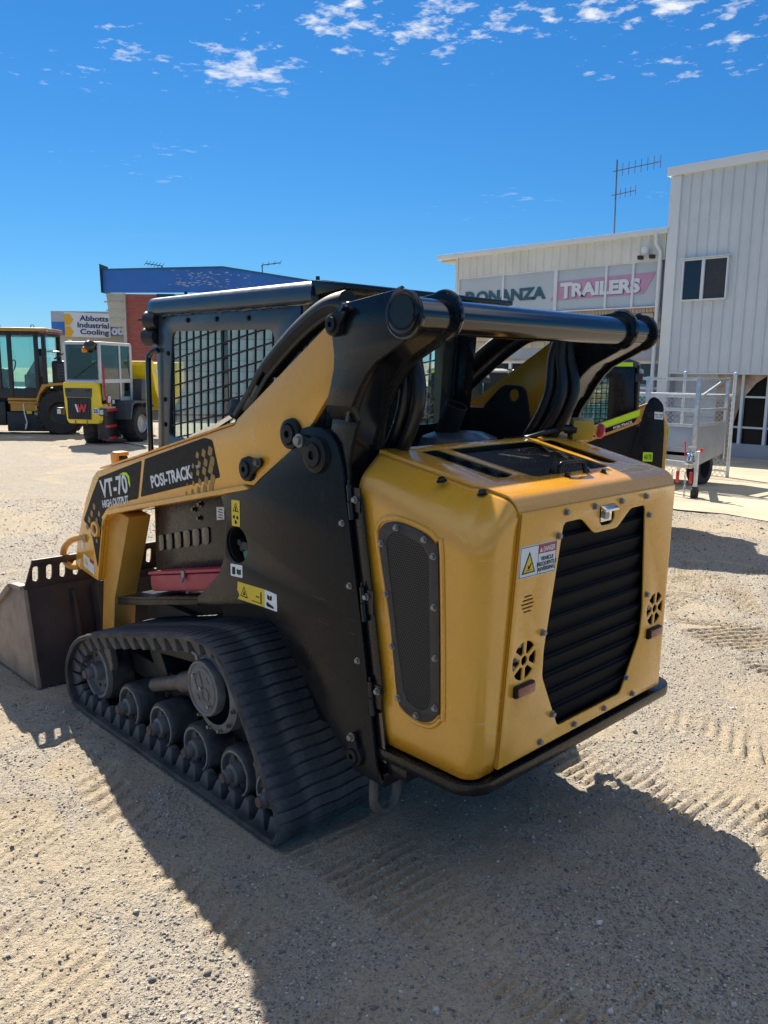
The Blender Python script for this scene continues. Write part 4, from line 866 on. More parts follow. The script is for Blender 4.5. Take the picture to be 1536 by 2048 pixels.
# ---------------- cab
cab = MB(); cab.box(.34, 1.36, -.43, .43, .95, .985); cab.box(.34, .42, -.43, .43, .95, 1.25); cab = cab.build('cab_floor', 'black_matt', TL)
WIN = rnd([(1.235, 1.700), (.505, 1.690), (.485, 1.66), (.50, 1.25), (1.275, 1.25), (1.275, 1.30)], [.03, .04, .02, .02, .03, 0], 4)
WIN = rnd([(1.232, 1.702), (.500, 1.692), (.500, 1.25), (1.292, 1.25)], [.035, .05, .02, .03], 4)
sp = plate('cab_side_panel', [[(1.345, 1.785), (.345, 1.770), (.345, 1.02), (1.405, 1.02)], WIN], frame('y', .435), .012, 'cab_grey', TL, .002)
for x, z in ((1.30, 1.765), (1.27, 1.61), (1.31, 1.41), (1.315, 1.30), (1.10, 1.745), (.88, 1.742), (.66, 1.738)): MB().bolt((x, .441, z), (0, 1, 0), .008, .006).build('bolt', 'black_matt', sp)
gd = MB(); gd.box(.49, 1.30, .428, .430, 1.24, 1.25); gdo = gd.build('window_guard', 'black_matt', sp)
for i in range(14):
    x = 1.255 - i * .0555; m = MB(); m.bar((x + .006, .430, 1.245), (x - .012, .430, 1.705), .006, .0065, (0, 1, 0)); m.build('guard_bar', 'black_matt', gdo)
for i in range(13):
    zc = 1.07 + i * .0565; x0 = 1.29; x1 = .495; z0 = zc - .0; z1 = zc + .1616 * (x0 - x1)
    if z0 < 1.245:
        if z1 < 1.26: continue
        x0 = 1.29 - (1.245 - z0) / .1616; z0 = 1.245
    if z1 > 1.705:
        x1 = x1 + (z1 - 1.705) / .1616; z1 = 1.705
    if x0 - x1 < .03: continue
    m = MB(); m.bar((x0, .430, z0), (x1, .430, z1), .006, .0065, (0, 1, 0)); m.build('guard_bar', 'black_matt', gdo)
wp = MB(); wp.add([(.50, .416, 1.25), (1.29, .416, 1.25), (1.29, .416, 1.70), (.50, .416, 1.70)], [(0, 1, 2, 3)]); wp.build('side_glass', 'glass_dusty', sp)
ws = MB(); ws.box(.86, .90, .405, .413, 1.25, 1.70); ws.build('sash', 'black_matt', sp)
mirror(sp, TL)
prf = [(.425, 1.772), (.450, 1.773), (.462, 1.782), (.465, 1.800), (.460, 1.828), (.448, 1.843), (.430, 1.850), (.40, 1.852)]
rf = MB(); full = prf + [(-a, b) for a, b in prf[::-1]]
xs = [.26, 1.36, 1.40, 1.425, 1.432]; sc_ = [1, 1, .985, .95, .90]; vs = []
for x, s in zip(xs, sc_): vs += [(x, a * (1 if s == 1 else s + .02), 1.80 + (b - 1.80) * s) for a, b in full]
k = len(full); rf.add(vs, [(i * k + j, i * k + (j + 1) % k, (i + 1) * k + (j + 1) % k, (i + 1) * k + j) for i in range(len(xs) - 1) for j in range(k)] + [tuple(range(k)), tuple(range((len(xs) - 1) * k, len(xs) * k))[::-1]])
roof = rf.build('cab_roof', 'cab_grey', TL, ang=40)
q = MB(); q.prism([(.27, 1.850), (.10, 1.829), (.10, 1.812), (.27, 1.795)], 'y', -.455, .455); q.build('rear_visor', 'black_paint', roof, bevel=.004)
q = MB(); bead = [(x, .449 + random.uniform(0, .002), 1.770 + random.uniform(-.003, .003)) for x in np.arange(.40, 1.30, .018)]
q.tube(bead, [random.choice((.0015, .002, .003, .0045)) for _ in bead], 6); q.build('sealant_bead', 'cab_grey', roof)
for x in (1.18, .30): MB().cyl((x, .40, 1.848), (x, .40, 1.868), .007).build('roof_bolt', 'dark_metal', roof)
for y0, y1 in ((-.428, -.38), (.38, .428)): po = MB(); po.box(1.34, 1.40, y0, y1, 1.0, 1.78); po.build('front_post', 'cab_grey', TL, bevel=.006)
for s in (1, -1):
    q = MB(); q.bar((.28, s * .40, 1.80), (.34, s * .40, 1.05), .055, .06); q.build('rear_post', 'black_paint', TL, bevel=.006)
    q = MB(); q.bar((.34, s * .36, 1.77), (.37, s * .36, 1.30), .02, .05); q.build('window_seal', 'black_matt', TL)
q = MB(); q.box(.30, .345, -.37, .37, 1.735, 1.79); q.build('rear_header', 'black_paint', TL); q = MB(); q.box(.33, .36, -.37, .37, 1.02, 1.33); q.build('rear_bulkhead', 'black_paint', TL)
q = MB(); q.add([(.335, -.37, 1.33), (.335, .37, 1.33), (.305, .37, 1.74), (.305, -.37, 1.74)], [(0, 1, 2, 3)]); q.build('rear_glass', 'glass_teal', TL)
# seat, consoles, screen
se = MB(); se.box(.62, .98, -.22, .22, 1.02, 1.12); so_ = se.build('operator_seat', 'seat_black', TL, bevel=.03, seg=3)
q = MB(); q.prism([(.62, 1.10), (.50, 1.48), (.44, 1.48), (.52, 1.08)], 'y', -.20, .20); q.build('backrest', 'seat_black', so_, bevel=.025, seg=3)
for y0 in (.25, -.36): q = MB(); q.box(.60, 1.0, y0, y0 + .11, 1.02, 1.24); q.build('armrest_console', 'plastic_dark', so_, bevel=.02)
for s in (1, -1):
    q = MB(); q.cyl((.95, s * .30, 1.23), (.97, s * .29, 1.36), .014); q.lathe([(.0001, .05), (.022, .04), (.026, .0), (.018, -.02)], (.97, s * .29, 1.37), (0, 0, 1), 14); q.build('joystick', 'plastic_dark', so_)
q = MB(); q.box(.50, .56, .27, .33, 1.52, 1.56); q.build('belt_tag', 'amber', so_, bevel=.004)
q = MB(); q.add([(1.366, -.38, 1.05), (1.366, .38, 1.05), (1.366, .38, 1.74), (1.366, -.38, 1.74)], [(0, 1, 2, 3)]); q.build('front_door_glass', 'glass', TL)
q = MB(); q.bar((.40, -.10, 1.22), (.40, .06, 1.22), .01, .16); q.build('manual_pouch', 'plastic_grey', TL)
q = MB(); q.box(.42, .45, -.24, -.12, 1.20, 1.33); q.build('extinguisher_box', 'red_box', TL, bevel=.008)
# work lamps and grab handle on the cab front
for x, z, r_ in ((1.395, 1.752, .043), (1.412, 1.682, .043)):
    q = MB(); q.lathe([(.0001, -.05), (r_ * .7, -.045), (r_, -.01), (r_, .01), (r_ * .9, .012), (.0001, .012)], (x, .452, z), (1, .25, 0), 24); q.build('work_lamp', 'plastic_dark', TL)
q = MB(); q.tube(spl([(1.345, .45, 1.625), (1.385, .465, 1.605), (1.40, .47, 1.55), (1.405, .47, 1.2), (1.40, .47, 1.05), (1.36, .45, 1.03)], 6), .013, 10); q.build('grab_handle', 'black_gloss', TL)
# black side ledge of the cab above the arm
q = MB(); q.prism([(1.02, 1.272), (.81, 1.335), (.72, 1.37), (.70, 1.36), (.80, 1.32), (1.02, 1.258)], 'y', .45, .50); q.build('seal_strip', 'chrome', TL)
q = MB(); q.lathe([(.0001, .02), (.025, .018), (.034, .0), (.028, -.03)], (.735, .47, 1.40), (.3, 1, .3), 18); q.build('rubber_buffer', 'rubber', TL)
# chassis stickers
def splate(L, y, mat, par=chs, th=.0008): return plate('sticker', [L], frame('y', y), th, mat, par, 0)
YS = .6307
splate(rnd([(.518, 1.078), (.465, 1.080), (.467, .984), (.518, .982)], .004, 2), YS, 'decal_yellow')
def ymark(polys, mat='decal_black', y=YS + .0006, name='print', par=chs):
    m = MB()
    for L in polys: m.prism(L, 'y', y, y + .0005)
    return m.build(name, mat, par)
def tri(cx_, cz_, s, w=.14):
    o = [(cx_ + s, cz_ - s * .7), (cx_ - s, cz_ - s * .7), (cx_, cz_ + s)]
    out = []
    for i in range(3):
        a = o[i]; b = o[(i + 1) % 3]; ai = (cx_ + (a[0] - cx_) * (1 - w * 1.6), cz_ + (a[1] - cz_) * (1 - w * 1.6)); bi = (cx_ + (b[0] - cx_) * (1 - w * 1.6), cz_ + (b[1] - cz_) * (1 - w * 1.6)); out.append([a, b, bi, ai])
    return out
ymark(tri(.491, 1.050, .019) + [[(.495, 1.040), (.487, 1.040), (.488, 1.055), (.494, 1.055)], circ(.503, 1.016, .007, 8), circ(.481, 1.016, .007, 8), circ(.492, .998, .008, 8)])
splate(rnd([(.533, .836), (.457, .842), (.457, .795), (.533, .790)], .004, 2), YS, 'decal_white')
ymark([[(.522, .826), (.502, .828), (.502, .800), (.522, .798)], [(.492, .824), (.479, .822), (.479, .803), (.492, .805)], [(.477, .822), (.466, .825), (.466, .806), (.477, .803)]])
splate([(.488, .776), (.400, .778), (.322, .780), (.322, .714), (.400, .712), (.490, .710), (.478, .726), (.492, .745)], YS, 'decal_yellow')
splate(rnd([(.321, .780), (.250, .776), (.249, .714), (.321, .714)], .003, 2), YS, 'decal_white')
ymark(tri(.448, .742, .024) + [[(.40, .722), (.335, .722), (.335, .7245), (.40, .7245)], [(.346, .726), (.339, .726), (.339, .765), (.346, .765)], [(.374, .742), (.354, .742), (.354, .746), (.374, .746)], [(.455, .733), (.440, .733), (.447, .752)], [(.305, .765), (.292, .762), (.292, .746), (.305, .749)], [(.290, .762), (.278, .765), (.278, .749), (.290, .746)], [(.308, .722), (.270, .720), (.266, .724), (.270, .728), (.306, .738), (.312, .732)]])
# faint scratches
ymark([[(.05, .815), (-.02, .812), (-.02, .8128), (.05, .8162)], [(.02, .735), (-.03, .734), (-.03, .7347), (.02, .7362)]], 'steel_worn', YS - .0004, 'scratch')
# ---------------- bucket
yb = .83; BX = .107; BZ = -.045
def bsh(L): return [(x + BX, z + BZ) for x, z in L]
BS = [(1.98, -.040), (2.092, .455), (2.24, .443), (2.95, .0), (2.95, -.040)]
bo = MB(); bo.prism(BS, 'y', yb - .02, yb); bko = bo.build('bucket', 'bucket_steel', TL, bevel=.003)
q = MB(); q.prism(BS, 'y', -yb, -yb + .02); q.build('far_end_plate', 'bucket_steel', bko, bevel=.003)
q = MB(); q.prism([(1.98, -.04), (2.092, .455), (2.107, .450), (1.997, -.04)], 'y', -yb + .02, yb - .02); q.build('back_plate', 'bucket_dark', bko)
q = MB(); q.prism([(1.997, -.048), (2.97, -.048), (2.97, -.028), (1.997, -.028)], 'y', -yb + .02, yb - .02); q.build('floor_plate', 'bucket_steel', bko)
q = MB(); q.prism([(2.107, .443), (2.25, .433), (2.24, .456), (2.097, .468)], 'y', yb - .03, yb + .012); q.build('top_edge_bar', 'bucket_steel', bko, bevel=.003)
q = MB(); q.bar((2.24, yb + .005, .44), (2.94, yb + .005, .0), .03, .03); q.build('side_edge_bar', 'bucket_steel', bko, bevel=.003)
GM = Matrix(((0, -.34, 1, 2.092 + .34 * .455), (1, 0, 0, 0), (0, 1, 0, 0), (0, 0, 0, 1)))
sl2 = []
for i in range(23):
    yc = .775 - i * .0685; sl2.append(rnd([(yc + .012, .488), (yc - .018, .488), (yc - .012, .568), (yc + .018, .568)], .015, 4))
plate('spill_guard', [[(.825, .448), (.795, .605), (-.795, .605), (-.825, .448)]] + sl2, GM, .014, 'bucket_dark', bko, .002)
q = MB(); q.prism(bsh([(1.70, .10), (1.80, .10), (1.90, .46), (1.80, .50)]), 'y', -.45, .45); qc = q.build('quick_coupler', 'bucket_dark', TL, bevel=.005)
for y0, y1 in ((.45, .50), (-.50, -.45)): q = MB(); q.prism(bsh([(1.78, .05), (1.86, .03), (1.96, .47), (1.88, .50)]), 'y', y0, y1); q.build('coupler_side', 'bucket_dark', qc, bevel=.005)
q = MB(); q.prism(bsh([(1.868, .02), (1.828, .02), (1.945, .46), (1.98, .46)]), 'y', .585, .60); q.build('rib', 'bucket_dark', bko)
# ------------------------------------------------------------------ background materials
pm('cladding', (0.60, 0.63, 0.635), 0.45, var=.05, vscale=1.2, dust=.12, dustc=(.36, .34, .30), streak=.08)
pm('cladding_cream', (0.70, 0.67, 0.57), 0.5, var=.06, vscale=1.5, dust=.2, dustc=(.40, .36, .28), streak=.12)
pm('fascia_white', (0.70, 0.71, 0.68), 0.5, var=.04, vscale=1)
pm('frame_white', (0.66, 0.68, 0.68), 0.45, var=.04, vscale=3)
pm('film_grey', (0.46, 0.50, 0.53), 0.35, var=.05, vscale=1.5)
pm('teal_print', (0.035, 0.10, 0.125), 0.4, var=.1); pm('pink_print', (0.52, 0.27, 0.40), 0.4, var=.05); pm('white_print', (0.68, 0.70, 0.70), 0.4, var=.04); pm('grey_print', (0.20, 0.19, 0.24), 0.4, var=.05)
pm('block', (0.52, 0.42, 0.29), 0.9, var=.18, vscale=4, bump=.3, bscale=60); pm('mortar', (0.36, 0.32, 0.26), 0.95, var=.1)
pm('soldier_brick', (0.50, 0.35, 0.21), 0.85, var=.2, vscale=3, bump=.2, bscale=60)
pm('render_grey', (0.36, 0.375, 0.40), 0.8, var=.06, vscale=2)
pm('dark_glass', (0.012, 0.014, 0.016), 0.06, var=.1, coat=.5)
pm('shop_dark', (0.010, 0.010, 0.011), 0.25, var=.4, vscale=1.5, spec=.12); pm('screen_dark', (0.03, 0.032, 0.035), 0.5, var=.2)
pm('teal_panel', (0.02, 0.19, 0.20), 0.5, var=.05)
pm('mural', (0.34, 0.27, 0.21), 0.6, var=.6, vscale=2.2, dust=.8, dustc=(.55, .20, .05))
pm('weatherboard', (0.50, 0.51, 0.52), 0.6, var=.05)
pm('concrete', (0.44, 0.375, 0.265), 0.9, var=.14, vscale=1.2, dust=.5, dustc=(.38, .29, .18), bump=.2, bscale=30)
pm('blue_paint', (0.03, 0.15, 0.46), 0.5, var=.12, vscale=.8, dust=.12, dustc=(.25, .33, .5)); pm('flaked', (0.45, 0.47, 0.45), 0.7, var=.15, vscale=3)
pm('cream_soffit', (0.55, 0.50, 0.38), 0.7, var=.06)
pm('loader_gold', (0.55, 0.27, 0.03), 0.45, var=.1, dust=.25); pm('dumper_yellow', (0.86, 0.60, 0.008), 0.35, coat=.3, var=.05); pm('dumper_grey', (0.055, 0.058, 0.062), 0.45, var=.1); pm('dumper_lightgrey', (0.55, 0.55, 0.55), 0.45, var=.06)
pm('tyre', (0.022, 0.022, 0.023), 0.75, var=.3, vscale=6, dust=.6, dustc=(.10, .075, .055), bump=.2)
pm('rim_grey', (0.42, 0.43, 0.44), 0.4, metal=.4, var=.1)
pm('sign_white', (0.70, 0.71, 0.70), 0.5, var=.03, vscale=1); pm('sign_navy', (0.015, 0.035, 0.13), 0.5, var=.05); pm('sign_amber', (0.78, 0.42, 0.01), 0.5, var=.03); pm('corr_grey', (0.42, 0.44, 0.45), 0.5, var=.08)
pm('antenna_grey', (0.12, 0.12, 0.13), 0.8, var=.1, spec=0.05); pm('antenna_dark', (0.02, 0.02, 0.022), 0.9, var=.1, spec=0.0); pm('corr_pale', (0.58, 0.57, 0.50), 0.6, var=.08, vscale=.8); pm('leaf', (0.055, 0.085, 0.03), 0.5, var=.35, vscale=3); pm('bark', (0.10, 0.075, 0.05), 0.9, var=.3, bump=.3, bscale=30); pm('far_leaf', (0.07, 0.085, 0.045), 0.8, var=.35, vscale=.6)
pm('hill_brown', (0.24, 0.19, 0.13), 0.95, var=.2, vscale=.2)
# brick wall of the far building: bricks are under ten pixels, so the pattern is in the material
m, nt, b = NT('red_brick')
v = coords(nt, rot=(PI / 2, 0, 0)); br = nd(nt, 'ShaderNodeTexBrick', {'Vector': v, 'Color1': (.46, .115, .075, 1), 'Color2': (.37, .085, .055, 1), 'Mortar': (.34, .18, .14, 1), 'Scale': 3.6, 'Mortar Size': .018, 'Brick Width': .8, 'Row Height': .3})
nt.links.new(br.outputs[0], b.inputs['Base Color']); b.inputs['Roughness'].default_value = .9
# chain link
m, nt, b = NT('chain_link')
t = nt.nodes.new('ShaderNodeTexCoord'); s = nd(nt, 'ShaderNodeSeparateXYZ', {0: t.outputs['Object']})
def M_(op, a, bb=0.0): return nd(nt, 'ShaderNodeMath', {0: a, 1: bb}, operation=op).outputs[0]
hx_ = M_('ADD', s.outputs[0], s.outputs[1])
u = M_('ABSOLUTE', M_('SUBTRACT', M_('FRACT', M_('DIVIDE', M_('ADD', hx_, s.outputs[2]), .085)), .5)); w_ = M_('ABSOLUTE', M_('SUBTRACT', M_('FRACT', M_('DIVIDE', M_('SUBTRACT', hx_, s.outputs[2]), .085)), .5))
wire = M_('LESS_THAN', M_('MINIMUM', u, w_), .055)
tr = nt.nodes.new('ShaderNodeBsdfTransparent'); ms = nt.nodes.new('ShaderNodeMixShader'); nt.links.new(wire, ms.inputs[0]); nt.links.new(tr.outputs[0], ms.inputs[1]); nt.links.new(b.outputs[0], ms.inputs[2]); nt.links.new(ms.outputs[0], nt.nodes['Material Output'].inputs['Surface'])
b.inputs['Base Color'].default_value = (.50, .51, .51, 1); b.inputs['Metallic'].default_value = .5; b.inputs['Roughness'].default_value = .45
# ------------------------------------------------------------------ apron in front of the shop
ap = MB(); nx, ny = 60, 24; vs = []
for i in range(nx + 1):
    for j in range(ny + 1):
        x = -14 + 32 * i / nx; y = -7.15 - 8.6 * j / ny + (.10 * math.sin(x * 2.1) + .06 * math.sin(x * 5.3 + 1) if j == 0 else 0); vs.append((x, y, gzf(x, y) + .022))
ap.add(vs, [(i * (ny + 1) + j, i * (ny + 1) + j + 1, (i + 1) * (ny + 1) + j + 1, (i + 1) * (ny + 1) + j) for i in range(nx) for j in range(ny)])
struct(ap.build('concrete_apron', 'concrete', ang=60))
# ------------------------------------------------------------------ trailer shop
BY = -15.6
SH = thing('trailer_shop', 'cream metal clad shop with lettered window band and taller ribbed shed at its right', 'building')
def ribbed(x0, x1, z0, z1, y, pitch, d=.028, rw=.03):
    m = MB(); L = []; x = x1
    while x > x0 + 1e-6:
        L += [(x, 0), (max(x0, x - pitch + 3 * rw), 0), (max(x0, x - pitch + 2 * rw), d), (max(x0, x - pitch + rw), d)]; x -= pitch
    L.append((x0, 0)); vs = []
    for a, o in L: vs += [(a, y + o, z0), (a, y + o, z1)]
    m.add(vs, [(i * 2, i * 2 + 1, i * 2 + 3, i * 2 + 2) for i in range(len(L) - 1)]); return m
ribbed(7.30, 13.55, 4.09, 4.66, BY, .245).build('upper_cladding', 'cladding_cream', SH, ang=20)
q = MB(); q.box(7.0, 13.57, BY - 9, BY - .10, -.6, 4.62); q.build('wall_core', 'render_grey', SH)
q = MB(); q.box(7.25, 14.25, BY - .05, BY + .10, 4.655, 4.785); q.build('roof_fascia', 'fascia_white', SH, bevel=.01)
q = MB(); q.box(7.25, 14.25, BY - 9.2, BY - .05, 4.68, 4.76); q.build('roof', 'fascia_white', SH)
q = MB(); q.box(13.56, 14.2, BY - 9, BY - .06, 4.60, 4.66); q.build('soffit', 'cream_soffit', SH)
q = MB(); q.box(13.5, 13.58, BY - .12, BY + .03, -.6, 4.66); q.build('corner_post', 'cladding_cream', SH)
mull = [13.48, 11.91, 10.24, 8.80, 8.09, 7.42]
for a, c in zip(mull, mull[1:]):
    q = MB(); q.box(c + .025, a - .025, BY - .05, BY - .035, 3.09, 4.07); q.build('window_pane', 'film_grey', SH)
for x in mull: 
    q = MB(); w = .05 if x == 10.24 else .03; q.box(x - w, x + w, BY - .06, BY + .01, 3.06, 4.09); q.build('mullion', 'frame_white', SH)
q = MB(); q.box(7.39, 13.51, BY - .06, BY + .03, 3.04, 3.075); q.build('window_sill', 'frame_white', SH)
q = MB(); q.box(7.39, 13.51, BY - .06, BY + .012, 4.072, 4.10); q.build('window_head', 'frame_white', SH)
BU = (-1, 0, 0)
bt = MB()
def btext(s, x, z, size, width, mat, y): return text('lettering', s, plane_at((x, y, z), BU, (0, 0, 1)), size, mat, SH, bold=size * .05, width=width, th=.004)
btext('B', 13.24, 3.385, .46, .36, 'teal_print', BY - .022); btext('ONANZA', 12.86, 3.415, .40, 2.32, 'teal_print', BY - .022)
plate('print_band', [[(10.18, 3.80), (7.52, 3.84), (7.80, 3.36), (10.18, 3.34)]], frame('y', BY - .026), .004, 'pink_print', SH, 0)
plate('print_band', [[(10.30, 3.34), (10.40, 3.34), (10.30, 3.50)]], frame('y', BY - .026), .004, 'pink_print', SH, 0)
btext('T', 10.07, 3.375, .50, .34, 'grey_print', BY - .020); btext('RAILERS', 9.73, 3.405, .42, 1.86, 'grey_print', BY - .020)
btext('T', 10.10, 3.395, .50, .34, 'white_print', BY - .012); btext('RAILERS', 9.76, 3.425, .42, 1.86, 'white_print', BY - .012)
sb = MB(); sb.box(-.038, .038, -.05, .05, -.05, .05); sb0 = sb.build('soldier_brick', 'soldier_brick', SH, bevel=.004); i = 0; x = 13.46
while x > 7.42:
    o = sb0 if i == 0 else sb0.copy()
    if i: COL.objects.link(o); o.parent = SH
    o.location = (x, BY - .05 + random.uniform(-.004, .004), 2.985); x -= .089; i += 1
q = MB(); q.box(7.36, 13.5, BY - .11, BY - .06, 2.18, 3.05); q.build('mortar_bed', 'mortar', SH)
bb = MB(); bb.box(-.193, .193, -.045, .045, -.091, .091); bb0 = bb.build('block', 'block', SH, bevel=.006); k = 0
for r_ in range(4):
    x = 13.29 - (.2 if r_ % 2 else 0)
    while x > 7.5:
        o = bb0 if k == 0 else bb0.copy()
        if k: COL.objects.link(o); o.parent = SH
        o.location = (x, BY - .058 + random.uniform(-.003, .003), 2.83 - .192 * r_); x -= .398; k += 1
q = MB(); q.box(7.32, 13.5, BY - .10, BY - .02, 1.865, 2.165); q.build('rendered_lintel', 'render_grey', SH)
q = MB(); q.box(7.32, 13.5, BY - .08, BY + .0, 1.82, 1.862); q.build('lintel_strip', 'soldier_brick', SH)
for x0, x1 in ((7.45, 8.35), (8.35, 9.9), (9.9, 11.6), (11.6, 13.4)):
    for z0, z1, mt in ((1.28, 1.76, 'dark_glass'), (.78, 1.10, 'teal_panel'), (-.25, .70, 'render_grey')):
        q = MB(); q.box(x0 + .05, x1 - .05, BY - .09, BY - .07, z0, z1); q.build('lower_pane', mt, SH)
    q = MB(); q.box(x0 - .045, x0 + .045, BY - .10, BY - .02, -.5, 1.81); q.build('lower_mullion', 'frame_white', SH)
for z in (1.79, 1.19, .74): q = MB(); q.box(7.32, 13.45, BY - .095, BY - .03, z - .03, z + .03); q.build('transom', 'frame_white', SH)
# tall shed
ribbed(-4.0, 7.02, 1.56, 5.87, BY + .02, .232, .042, .022).build('shed_cladding', 'cladding', SH, ang=20)
for z in (2.35, 3.55, 4.85):
    q = MB(); x = 6.9
    while x > 1.0: q.lathe([(.0001, .006), (.012, .004), (.014, 0)], (x, BY + .022, z), (0, 1, 0), 6); x -= .232
    o = q.build('screw_row', 'galv', SH); o['kind'] = 'stuff'
q = MB(); q.box(7.02, 7.27, BY - .08, BY + .07, -.5, 5.86); q.build('shed_corner_flashing', 'fascia_white', SH, bevel=.008)
q = MB(); q.box(-4, 7.24, BY - 9, BY - .09, 1.7, 5.86); q.build('shed_core', 'cladding', SH)
q = MB(); q.box(-4, 7.34, BY - .06, BY + .12, 5.865, 6.055); q.build('shed_fascia', 'fascia_white', SH, bevel=.008)
q = MB(); q.box(-4, 7.33, BY - 9.1, BY - .06, 5.88, 6.0); q.build('shed_roof', 'fascia_white', SH)
q = MB(); q.box(-4, 7.0, BY - .30, BY + .06, 1.535, 1.562); q.build('cladding_foot', 'fascia_white', SH)
WN = MB()
for a, c, z0, z1 in ((6.83, 5.80, 4.0, 4.035), (6.83, 5.80, 3.13, 3.165), (6.83, 6.795, 3.165, 4.0), (5.835, 5.80, 3.165, 4.0), (6.39, 6.32, 3.165, 4.0)): WN.box(c, a, BY + .015, BY + .115, z0, z1)
wf = WN.build('shed_window', 'frame_white', SH, bevel=.004)
q = MB(); q.box(6.39, 6.795, BY + .072, BY + .080, 3.165, 4.0); q.build('pane', 'dark_glass', wf); q = MB(); q.box(5.835, 6.32, BY + .072, BY + .080, 3.165, 4.0); q.build('insect_screen', 'screen_dark', wf)
q = MB(); q.box(5.77, 6.88, BY + .01, BY + .15, 4.04, 4.055); q.build('head_flashing', 'fascia_white', wf)
dp = MB(); dp.tube([(7.50, BY + .12, 4.66), (7.50, BY + .12, 4.45), (7.40, BY + .07, 4.25), (7.40, BY + .07, -.3)], .045, 10); dp.build('downpipe', 'fascia_white', SH)
# under the shed: boards, mural, shop front
for i in range(10):
    q = MB(); q.prism([(BY - .31, -.42 + .2 * i), (BY - .265, -.42 + .2 * i), (BY - .30, -.22 + .2 * i), (BY - .31, -.22 + .2 * i)], 'x', 5.98, 7.02); q.build('weatherboard', 'weatherboard', SH)
q = MB(); q.box(5.62, 5.98, BY - .40, BY - .24, -.5, 1.53); q.build('mural_pier', 'mural', SH)
q = MB(); q.box(-4, 5.62, BY - .40, BY - .36, -.5, 1.53); q.build('shop_glass', 'shop_dark', SH); q = MB(); q.box(-4, 5.62, BY - .36, BY - .22, -.6, .02); q.build('dado_wall', 'render_grey', SH)
arch = [(5.62, 1.53), (4.90, 1.53), (5.15, 1.35), (5.36, 1.08), (5.50, .75), (5.58, .40), (5.62, .1)]
plate('mural_arch', [arch], frame('y', BY - .30), .03, 'mural', SH, 0)
for x in (5.42, 4.88, 4.2, 3.6): q = MB(); q.box(x - .03, x + .03, BY - .345, BY - .25, .02, 1.53); q.build('front_mullion', 'frame_white', SH)
# security cameras
scm = thing('security_camera', 'white dome security camera cluster with two small black cameras under the shop eave', 'camera', (7.72, BY + .05, 4.22))
q = MB(); q.lathe([(.0001, -.10), (.07, -.08), (.10, .0), (.09, .06), (.0001, .08)], (.02, .10, .10), (0, 0, 1), 18); q.box(-.05, .10, 0, .06, -.03, .16); q.build('dome_housing', 'frame_white', scm)
for x in (.13, -.16): q = MB(); q.box(x - .05, x + .05, .02, .16, -.10, -.01); q.build('camera_body', 'plastic_dark', scm, bevel=.015)
# tv antenna
an = thing('tv_antenna', 'tall double tv antenna mast on the lettered shop roof', 'antenna', (9.1, -16.4, 4.7))
q = MB(); q.cyl((.02, 0, 0), (.06, 0, 1.98), .018, n=8); q.build('mast', 'antenna_grey', an)
for z0, L, nE, sg in ((1.72, 1.15, 8, .16), (1.16, .55, 5, .12)):
    b0 = Vector((.06, 0, z0)); b1 = b0 + Vector((-L, .0, .03)); q = MB(); q.cyl(b0 + Vector((.1, 0, 0)), b1, .012, n=6); bo = q.build('boom', 'antenna_grey', an)
    for i in range(nE): p = b0.lerp(b1, i / (nE - 1)); q = MB(); q.cyl(p + Vector((0, 0, -sg * .9)), p + Vector((0, 0, sg)), .007, n=5); q.build('element', 'antenna_grey', bo)
# palm and shrub by the shop front
def palm(x, y, h_, n, L, label, sp_=1.0):
    z0 = gzf(x, y); P = thing('palm_plant', label, 'palm', (x, y, z0))
    q = MB(); q.tube([(0, 0, 0), (.02, 0, h_ * .5), (0, 0.02, h_)], [.09, .07, .06], 8); q.build('trunk', 'bark', P)
    for i in range(n):
        a = 2 * PI * i / n + random.uniform(-.3, .3); up = random.uniform(.25, .95); q = MB(); prev = None
        pts = [Vector((math.cos(a) * L * t * sp_, math.sin(a) * L * t * sp_, h_ + L * (up * t - .85 * t * t))) for t in np.linspace(0, 1, 12)]
        q.tube(pts, [.012 * (1 - k / 14) for k in range(12)], 4)
        for k in range(2, 12):
            d = (pts[k] - pts[k - 1]).normalized(); sd = d.cross(Vector((0, 0, 1))).normalized()
            for s in (1, -1):
                for e in (0, .5):
                    p = pts[k - 1].lerp(pts[k], e); l = L * .30 * (1 - abs(k - 6) / 9); tip = p + (sd * s * .8 + d * .5 + Vector((0, 0, -.35))) * l; wd = d * .014
                    q.add([p - wd, p + wd, tip], [(0, 1, 2)])
        q.build('frond', 'leaf', P)
palm(10.7, -14.3, 1.75, 15, 1.0, 'palm with feathery fronds behind the loader torque tube, in front of the shop')
palm(7.55, -14.4, 1.25, 9, .55, 'small leafy potted palm by the white framed shop door', .8)
# ------------------------------------------------------------------ chain link fence and gate
FYY = -11.45
def post(P, x, y, z1, r=.03, z0=None): q = MB(); q.cyl((x, y, gzf(x, y) - .1 if z0 is None else z0), (x, y, z1), r, n=10); q.lathe([(.0001, r * 1.3), (r * .9, r * .8), (r * 1.1, 0)], (x, y, z1), (0, 0, 1), 10); return q.build('post', 'galv', P)
fe = thing('chain_link_fence', 'galvanised chain link fence between cage trailer and shop front', 'fence')
for x in (4.80, 6.6, 8.6): post(fe, x, FYY - .35, 1.55)
for z in (1.16, -.12): q = MB(); q.cyl((3.78, FYY, z + .03), (8.8, FYY - .30, z), .019, n=8); q.build('rail', 'galv', fe)
q = MB(); q.add([(3.78, FYY, -.20), (8.8, FYY - .30, -.2), (8.8, FYY - .30, 1.12), (3.78, FYY, 1.17)], [(0, 1, 2, 3)]); q.build('wire_mesh', 'chain_link', fe)
post(fe, 3.76, FYY, 1.54)
